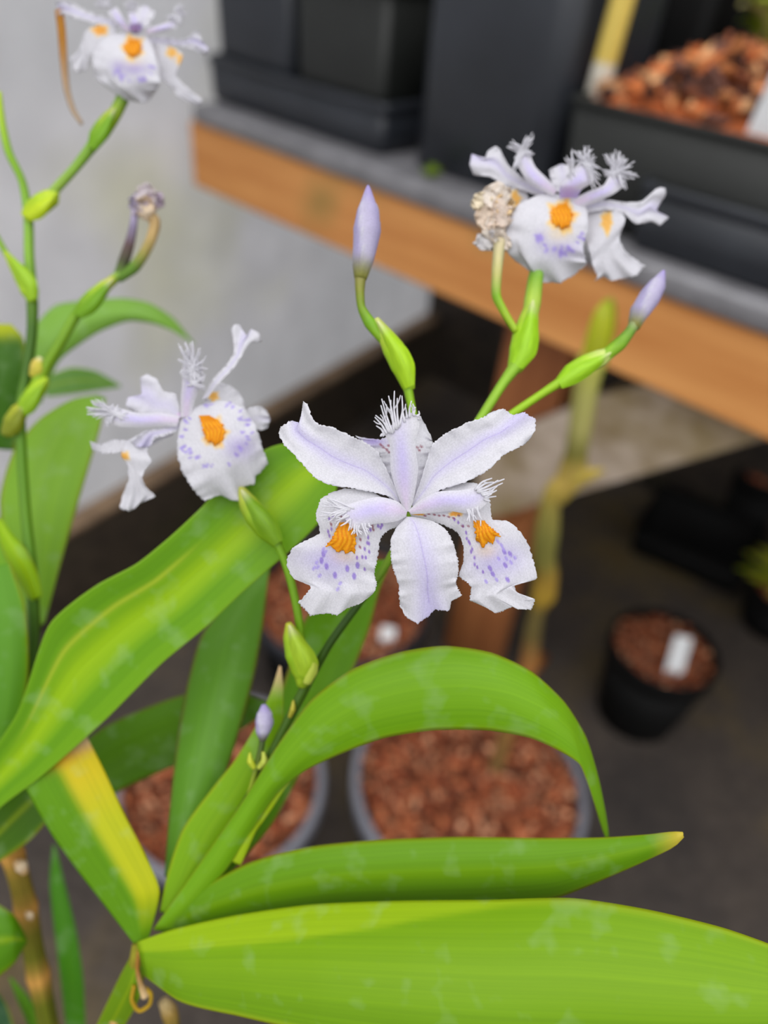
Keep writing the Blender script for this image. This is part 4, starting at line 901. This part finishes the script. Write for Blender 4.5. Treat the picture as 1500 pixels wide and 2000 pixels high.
leaf([(-40, 1330, 30, 1330), (-30, 1180, 60, 1180), (-10, 1060, 60, 1040), (10, 960, 50, 920), (40, 870, 46, 860)], [.27, .272, .275, .28, .285], iris2, c_leaf(S((128, 182, 40))), keel=.002, seed=24)
leaf([(40, 760, 80, 790), (68, 640, 120, 700), (110, 596, 190, 650), (170, 588, 250, 627), (240, 583, 300, 632), (290, 592, 335, 645), (338, 622, 360, 660), (376, 668, 380, 672)],
     [.29, .292, .296, .3, .304, .308, .312, .316], iris2, c_leaf(S((140, 190, 74)), S((150, 198, 90)), S((150, 190, 80)), .3, .3, redk=0), keel=.004, seed=25)
leaf([(90, 735, 90, 775), (140, 718, 140, 770), (190, 726, 195, 762), (235, 752, 236, 756)], [.33, .332, .335, .338], iris2, c_leaf(S((112, 160, 72)), redk=0), seed=26, nv=30)
leaf([(-80, 870, 30, 880), (-80, 800, 48, 790), (-70, 720, 52, 710), (-60, 660, 42, 655), (-40, 632, 22, 634)], [.268, .266, .264, .264, .266], iris2, c_leaf(S((62, 112, 10)), S((70, 122, 12)), S((180, 190, 30)), .3, .3, tipc=S((190, 200, 30)), tipv=.8, redk=0), keel=.003, seed=27)
leaf([(-80, 1480, -10, 1530), (-70, 1400, 36, 1430), (-60, 1290, 56, 1310), (-60, 1180, 48, 1180), (-50, 1110, 20, 1100)], [.232, .23, .229, .229, .23], iris2, c_leaf(S((98, 158, 30)), S((110, 168, 60)), LY, .3, .3), keel=.003, seed=28)
leaf([(60, 1175, 82, 1165), (40, 1140, 72, 1118), (8, 1080, 50, 1072), (-6, 1030, 22, 1042), (-4, 1012, 4, 1016)], [.243, .243, .242, .242, .242], iris2, c_leaf(S((158, 200, 20))), keel=.002, seed=29, nv=30, name='bract')
# low blades in the lower-left corner
leaf([(132, 2030, 168, 2030), (118, 1905, 162, 1905), (105, 1800, 148, 1815), (98, 1720, 126, 1725), (104, 1650, 108, 1652)], [.30, .30, .302, .304, .306], iris2, c_leaf(S((70, 138, 10)), S((90, 152, 20)), LD, .2, .3, redk=0), keel=.001, seed=30)
leaf([(-60, 1750, -60, 1930), (0, 1768, 0, 1905), (28, 1790, 30, 1878), (46, 1822, 46, 1850), (52, 1838, 52, 1840)], [.236, .235, .236, .238, .239], iris2, c_leaf(S((90, 146, 12))), keel=.003, seed=31)
leaf([(66, 2040, 92, 2040), (48, 1985, 72, 1975), (30, 1942, 48, 1938), (18, 1908, 22, 1910)], [.285, .285, .287, .289], iris2, c_leaf(S((84, 150, 12))), keel=.001, seed=32, nv=30)
leaf([(-60, 2080, 40, 2080), (-60, 2000, 30, 2010), (-50, 1950, 12, 1960), (-30, 1925, -10, 1930)], [.27, .27, .272, .275], iris2, c_leaf(S((40, 84, 44))), keel=.001, seed=33, nv=30)
# flower stem and branches
DS = S((64, 104, 10)); MS = S((132, 178, 52))
stem([(-20, 1560, .25), (30, 1450, .2475), (58, 1340, .245), (66, 1230, .2445), (62, 1120, .2445), (50, 1000, .2445), (42, 880, .2445), (40, 800, .2445), (52, 730, .2445), (63, 640, .2445), (63, 585, .2445), (57, 500, .2445), (55, 420, .2445), (42, 350, .2445), (18, 300, .2445), (4, 240, .2445), (-2, 180, .2445)],
     [12, 12, 12, 12, 11, 10, 10, 10, 10, 10, 11, 9.5, 9, 7.5, 8, 7, 5], [DKG, DKG, S((60, 94, 14)), S((64, 100, 14)), S((84, 132, 20)), S((96, 142, 20)), S((90, 138, 16)), S((90, 136, 14)), DS, DS, S((90, 130, 14)), MS, MS, S((120, 166, 26)), S((130, 176, 24)), S((160, 196, 40)), YGRN], iris2)
spathe([(50, 425, .2435), (68, 408, .243), (84, 396, .2425), (102, 384, .2425), (112, 374, .2425)], [12, 19, 20, 17, 5], [S((186, 208, 26)), S((178, 206, 24)), S((170, 202, 24)), S((186, 208, 40)), YGRN], iris2, YGRN)
stem([(80, 402, .243), (112, 366, .2425), (145, 330, .242), (175, 292, .242), (200, 258, .242), (225, 222, .242), (240, 192, .242)], [9, 9, 8.5, 10, 14, 12, 12], [MS, S((150, 184, 70)), S((134, 176, 60)), S((120, 164, 40)), S((130, 170, 20)), S((150, 180, 30)), S((110, 150, 50))], iris2, 'flower_branch')
spathe([(176, 292, .2415), (188, 268, .241), (200, 250, .241), (214, 228, .241), (226, 208, .241)], [6, 15, 16, 12, 4], [S((112, 160, 10)), S((120, 166, 12)), S((134, 172, 14)), S((160, 180, 40)), S((176, 186, 60))], iris2)
stem([(236, 200, .242), (246, 170, .243), (258, 110, .2425)], [11, 10, 7], [S((104, 150, 40)), S((190, 200, 130)), W], iris2, 'flower_tube')
spathe([(64, 590, .2435), (58, 568, .243), (42, 540, .243), (24, 512, .243), (10, 492, .243)], [9, 18, 15, 10, 4], [S((150, 190, 30)), S((170, 204, 40)), S((166, 200, 26)), S((180, 204, 40)), YGRN], iris2, YGRN)
stem([(30, 525, .2435), (8, 488, .2435), (-8, 460, .2435)], [7, 6, 6], S((130, 170, 50)), iris2, 'flower_branch')
stem([(48, 800, .2438), (70, 755, .243), (92, 712, .2425), (122, 662, .242), (152, 612, .242), (185, 580, .242), (215, 552, .242), (235, 535, .242)], [13, 12, 10, 10, 10, 12, 10, 9], [S((140, 180, 20)), S((146, 184, 20)), S((120, 160, 20)), S((118, 160, 30)), S((120, 164, 24)), GRN, S((170, 190, 50)), S((120, 160, 60))], iris2, 'flower_branch')
spathe([(148, 618, .2415), (168, 598, .241), (186, 580, .241), (206, 558, .241), (222, 542, .241)], [8, 18, 18, 12, 4], [S((108, 156, 12)), S((122, 166, 12)), S((140, 180, 20)), S((176, 196, 50)), S((206, 196, 80))], iris2)
spathe([(35, 812, .2425), (52, 790, .242), (68, 768, .242), (84, 748, .242), (92, 738, .242)], [8, 17, 18, 12, 4], [S((130, 170, 14)), S((146, 186, 10)), S((150, 190, 14)), S((170, 200, 30)), YGRN], iris2, YGRN)
spathe([(62, 735, .243), (70, 722, .2425), (76, 708, .2425), (80, 698, .2425)], [6, 13, 13, 4], [S((190, 180, 60)), S((206, 186, 80)), S((206, 186, 80)), CREAM], iris2)
spathe([(10, 850, .243), (25, 825, .2425), (40, 800, .2425), (46, 785, .2425)], [10, 19, 17, 5], [S((120, 130, 14)), S((140, 150, 20)), S((160, 166, 30)), S((190, 170, 60))], iris2)
mb = MB(); ptube(mb, [(62, 1345, .2425), (68, 1325, .242), (76, 1310, .242)], [6, 9, 3], [TAN, S((196, 190, 90)), CREAM], 8); mb.build('bract', STEM, iris2)
# withered pair of flowers
mb = MB()
ptube(mb, [(228, 545, .242), (242, 510, .242), (252, 480, .2418), (260, 445, .2415), (264, 410, .2415)], [8, 11, 10, 8, 7], [S((110, 150, 60)), S((90, 90, 70)), S((110, 90, 90)), S((150, 140, 170)), S((190, 180, 210))], 10)
ptube(mb, [(232, 545, .242), (262, 522, .241), (282, 494, .241), (297, 462, .241), (302, 432, .241), (286, 412, .241), (268, 402, .241)], [8, 11, 10, 10, 11, 10, 8], [S((110, 150, 60)), S((110, 150, 60)), S((170, 160, 90)), S((206, 176, 120)), S((196, 166, 116)), S((216, 196, 160)), S((200, 190, 200))], 10)
mb.build('withered_flower', DRY, iris2)
crumple([(285, 382, .241, 24, S((226, 216, 222))), (275, 392, .241, 24, S((196, 186, 214))), (300, 395, .241, 22, S((206, 190, 210))), (282, 408, .241, 24, S((226, 206, 180)))], iris2, 8)
# brown strip of dead petal hanging from the bloom
leaf([(108, 20, 124, 18), (113, 60, 128, 58), (118, 120, 131, 118), (126, 180, 137, 178), (140, 220, 148, 215), (158, 245, 163, 241)], [.2465, .247, .2475, .248, .249, .25], iris2, lambda x, y, u, v: lerp(S((186, 128, 50)), S((200, 176, 150)), sstep(.2, .8, v)), nu=7, nv=30, keel=.0008, name='dead_petal', mat=DRY)
# top-left bloom
K4 = Crop(60, 0, 3.75); d0 = .243
mb = MB(); ptube(mb, [(262, 62, d0 + .003), (264, 58, d0), (265, 54, d0 - .002)], [8, 8, 6], [GRN, W, PUR], 12)
f4 = mb.build('flower', PETAL, iris2); f4['label'] = 'blurred white bloom at the top left corner'
ox, oy = K4([(748, 348)])[0]
_, Gf = petal('fall', [K4(r) for r in ([(680, 240), (760, 250), (850, 260)], [(580, 260), (750, 320), (890, 330)], [(470, 350), (720, 420), (920, 430)], [(450, 430), (700, 500), (950, 560)], [(480, 570), (520, 592), (560, 565), (640, 640), (800, 640), (932, 640)], [(648, 705), (700, 730), (750, 740), (820, 752), (860, 740), (900, 690), (925, 650)])],
      [d0 - .001, d0 - .004, d0 - .006, d0 - .006, d0 - .005, d0 - .002], c_fall(ringspots(ox, oy + 30, 34, 34, 16, 9, 3, PL, .2, 2.9), [(ox, oy, 16, 19)], [(ox + 4, oy + 42, 26, 12, PUR, .5), (ox - 28, oy + 36, 14, 10, PUR, .4), (ox + 2, oy + 26, 18, 10, YEL, .25)]), f4, keel=.002, ruffle=.0008, rfreq=3.3, tooth=2, seed=101, nu=31, nv=40)
crest_on(Gf, [K4(r) for r in ([(705, 300), (782, 295)], [(690, 340), (805, 335)], [(700, 385), (795, 380)], [(725, 402), (755, 414), (778, 400)])], f4)
petal('fall', [K4(r) for r in ([(640, 190), (600, 300)], [(520, 180), (560, 330)], [(390, 250), (440, 400)], [(360, 360), (430, 440)], [(290, 425), (310, 510), (350, 530), (410, 510), (430, 450)])], [d0, d0, d0 + .001, d0 + .002, d0 + .003], c_fall([], [(K4([(510, 222)])[0][0], K4([(510, 222)])[0][1], 13, 9)], []), f4, ruffle=.0006, rfreq=3.3, tooth=1.5, seed=102)
petal('fall', [K4(r) for r in ([(880, 300), (890, 400)], [(980, 330), (920, 500)], [(1110, 390), (950, 570)], [(1070, 560), (1030, 630)], [(1180, 670), (1080, 705)], [(1255, 730), (1240, 765), (1180, 755)])], [d0, d0 - .001, d0, d0 + .001, d0 + .002, d0 + .003], c_fall([], [(K4([(1105, 440)])[0][0], K4([(1105, 440)])[0][1], 8, 10), (K4([(1035, 385)])[0][0], K4([(1035, 385)])[0][1], 9, 9)], []), f4, ruffle=.0006, rfreq=3.3, tooth=1.5, seed=103)
petal('standard', [K4(r) for r in ([(660, 160), (640, 200)], [(560, 125), (520, 185)], [(420, 85), (380, 150)], [(300, 20), (270, 120)], [(240, 0), (225, 110)], [(180, 5), (205, 75), (188, 135)])], [d0, d0, d0 + .001, d0 + .002, d0 + .003, d0 + .004], c_standard(1.0), f4, ruffle=.0008, tooth=1, seed=104)
petal('standard', [K4(r) for r in ([(850, 270), (860, 320)], [(1000, 270), (960, 335)], [(1130, 288), (1080, 340)], [(1200, 235), (1190, 360)], [(1235, 228), (1255, 310), (1302, 355), (1285, 405), (1240, 390)])], [d0 - .001, d0, d0 + .001, d0 + .002, d0 + .003], c_standard(1.0), f4, ruffle=.0008, tooth=1, seed=105)
petal('standard', [K4(r) for r in ([(760, 200), (860, 200)], [(740, 110), (900, 130)], [(770, 60), (840, 40), (915, 90)])], [d0 + .001, d0 + .002, d0 + .004], c_standard(.4), f4, ruffle=.0006, rfreq=3.3, tooth=1, seed=106)
style_arm([K4(r) for r in ([(740, 220), (690, 240)], [(680, 130), (620, 170)], [(630, 50), (560, 90)])], [d0 - .002, d0 - .003, d0 - .002], FR2(K4, fan((545, 20), [(470, -20), (500, -50), (540, -60), (600, -40), (480, 30)], 30, 4, 11)), f4, 111, 1.15, 3, branch=.1)
style_arm([K4(r) for r in ([(725, 230), (815, 230)], [(720, 180), (815, 170)], [(710, 90), (790, 100)])], [d0 - .004, d0 - .006, d0 - .006], FR2(K4, fan((745, 60), [(690, 30), (720, 5), (750, 0), (780, 30)], 25, 4, 12)), f4, 112, 1.15, 3, branch=.1,
          colour=lambda x, y, u, v: lerp(c_style(x, y, u, v), PUR, .75*(1 - sstep(.25, .5, v))))
style_arm([K4(r) for r in ([(840, 210), (850, 260)], [(950, 180), (960, 235)], [(1050, 140), (1070, 210)])], [d0 - .002, d0 - .004, d0 - .003], FR2(K4, fan((1080, 130), [(1060, 50), (1090, 40), (1120, 60), (1140, 90), (1000, 120)], 30, 4, 13)), f4, 113, 1.15, 3, branch=.1)

# ------------------------------------------------------------------ other plants
# knobbly cane growing upright from the wide pot
cb_ = on_z(965, 1500, .19); pn = np.array([0, -1.0, 0])
cane = empty('jointed_cane', cb_ - EZ*.02, 'blurred knobbly yellow-green cane standing upright before the timber bench', 'plant')
def vp(x, y): return on_plane(x, y, cb_, pn)
def rpx_(p, r): return r/FPX*np.dot(p - CAM, F_)
mb = MB()
seq = [(965, 1510, 14), (1000, 1400, 16), (1035, 1290, 18), (1040, 1235, 17), (1050, 1190, 15), (1062, 1160, 24), (1068, 1120, 22), (1062, 1090, 22), (1068, 1040, 24), (1074, 985, 19), (1082, 960, 20), (1110, 940, 26), (1122, 905, 26), (1126, 880, 22), (1134, 830, 23), (1143, 770, 24), (1155, 700, 26)]
cl = [S((120, 100, 60)), S((150, 110, 60)), S((160, 110, 60)), S((104, 92, 52)), S((110, 98, 56)), S((170, 140, 50)), S((150, 122, 50)), S((120, 116, 56)), S((126, 124, 62)), S((150, 140, 70)), S((170, 150, 70)), S((190, 164, 84)), S((160, 140, 70)), S((112, 108, 50)), S((164, 160, 96)), S((168, 166, 96)), S((176, 180, 84))]
P = np.array([vp(x, y) for x, y, r in seq]); m = 90
Pi = catmull(P, m); si = np.linspace(0, 1, m); s0 = np.concatenate([[0], np.cumsum(np.linalg.norm(np.diff(P[:, :2], axis=0), axis=1) + 1e-9)])
s0 = np.concatenate([[0], np.cumsum(np.linalg.norm(np.diff(P, axis=0), axis=1))]); s0 /= s0[-1]
Pi = np.stack([np.interp(si, s0, P[:, i]) for i in range(3)], 1)
rr = np.interp(si, s0, [rpx_(p_, s_[2]) for p_, s_ in zip(P, seq)]); cc = np.stack([np.interp(si, s0, np.array(cl)[:, i]) for i in range(3)], 1)*1.35
tube(mb, Pi, rr, cc, 14); mb.build('stem', DRY, cane)
def vleaf(secs, off, parent, colour, name='leaf', **k):
    dep = []
    for s in secs:
        x, y = (s[0] + s[2])/2, (s[1] + s[3])/2; dep.append(np.dot(vp(x, y) - CAM, F_) + off)
    return leaf(secs, dep, parent, colour, name=name, **k)
vleaf([(1135, 720, 1172, 722), (1140, 680, 1185, 690), (1150, 640, 1196, 645), (1164, 605, 1196, 605), (1182, 585, 1192, 587)], -.006, cane, c_leaf(S((206, 214, 40)), S((214, 216, 90)), S((190, 200, 60)), .3, .3, tipc=S((150, 180, 30)), redk=0), name='leaf', keel=.006, nv=30)
vleaf([(1140, 730, 1176, 735), (1150, 690, 1190, 690), (1164, 650, 1200, 650), (1180, 600, 1202, 600), (1192, 580, 1197, 582)], .006, cane, c_leaf(S((150, 170, 30)), redk=0), name='leaf', keel=.004, nv=30)
vleaf([(1085, 975, 1100, 985), (1110, 925, 1135, 950), (1140, 915, 1160, 935), (1175, 915, 1182, 920)], -.01, cane, c_leaf(S((196, 170, 84)), redk=0), name='dry_sheath', keel=.004, nv=20, mat=DRY)
def tuft(name, base, n, size, cols, label, cat, seed, spread=1.0, rise=1.0, wid=.3):
    """small weed: a cluster of pointed leaves from one crown"""
    rg = np.random.default_rng(seed); root = empty(name, base, label, cat); base = np.asarray(base, float)
    for i in range(n):
        a = rg.uniform(0, 6.28); l = size*rg.uniform(.6, 1.1); h = np.array([math.cos(a), math.sin(a), 0]); sd = np.array([-h[1], h[0], 0]); mb = MB(); nn = 9; vs, uvs, cs = [], [], []
        up = rise*rg.uniform(.4, 1.1); c_ = np.asarray(cols[rg.integers(len(cols))])
        for k in range(nn):
            t = k/(nn - 1); c0_ = base + h*l*spread*t + EZ*l*up*(t - .6*t*t); wv = l*wid*math.sin(math.pi*min(1, t*.92 + .04))
            for e in (-1, 0, 1): vs.append(c0_ + sd*wv*.5*e - EZ*abs(e)*-.1*wv); cs.append(c_*(1 if e else .9)); uvs.append(((e + 1)/2, t))
        fs = [(k*3 + j, k*3 + j + 1, (k+1)*3 + j + 1, (k+1)*3 + j) for k in range(nn - 1) for j in (0, 1)]
        mb.add(vs, fs, cs, uvs); mb.build('leaf', LEAF, root, solid=.0004)
    return root
q = bp(*[bhit(842, 338, .022)[0], .022, ZT]); tuft('weed', q, 12, .028, [S((160, 186, 40)), S((120, 150, 30))], 'tiny green weed sprouting at the foot of the tall black pot', 'weed', 3, .5, 1.1, .4)
q = on_z(905, 660, .01); tuft('fern', q, 16, .13, [S((60, 92, 40)), S((44, 74, 34))], 'dim green fern on the floor beneath the bench, beside the grey pipe', 'fern', 4, .9, .6, .22)
q = on_z(1545, 1140, .12); 
round_pot('nursery_pot', on_z(1545, 1150, .10), .07, .10, 'black pot of the yellow-green fern at the right edge', DEEP, DEEP, 0, .8, .012, .011, REDC, 27)
q = on_z(1545, 1150, .09); tuft('fern', q, 44, .115, [S((216, 216, 60)), S((186, 200, 50)), S((226, 214, 90))], 'yellow-green fern in a black pot at the right edge', 'fern', 5, .9, .8, .16)
p, r = pot_at(1502, 922, 60, .16)
round_pot('nursery_pot', p, r, .16, 'black pot of red bark behind the empty tray, right edge', DEEP, DEEP, 0, .8, .012, .014, REDC, 28)
hs = .145; pq = bp(ue + .056, .36, ZTT)
square_pot('nursery_pot', pq, .05, .05, hs, 'small black pot at the top right corner holding a yellow-green seedling', DEEP, 'plant pot', ZTT, .86, .012, .012, .01, seed=12)
tuft('seedling', pq + EZ*(hs - .009), 26, .075, [S((206, 220, 80)), S((160, 186, 50)), S((206, 196, 130))], 'yellow-green seedling leaves at the top right corner', 'seedling', 6, .62, 2.6, .5)
# fallen leaf near the cane
q = on_z(1040, 1300, .004); mb = MB(); tube(mb, [q + np.array([-.03, -.02, 0]), q + np.array([0, 0, .012]), q + np.array([.03, .025, .001])], [.005, .02, .004], S((186, 112, 50)), 8, True, .25)
tag(mb.build('fallen_leaf', DRY, None), 'orange-brown fallen leaf on the floor at the foot of the cane', 'leaf')
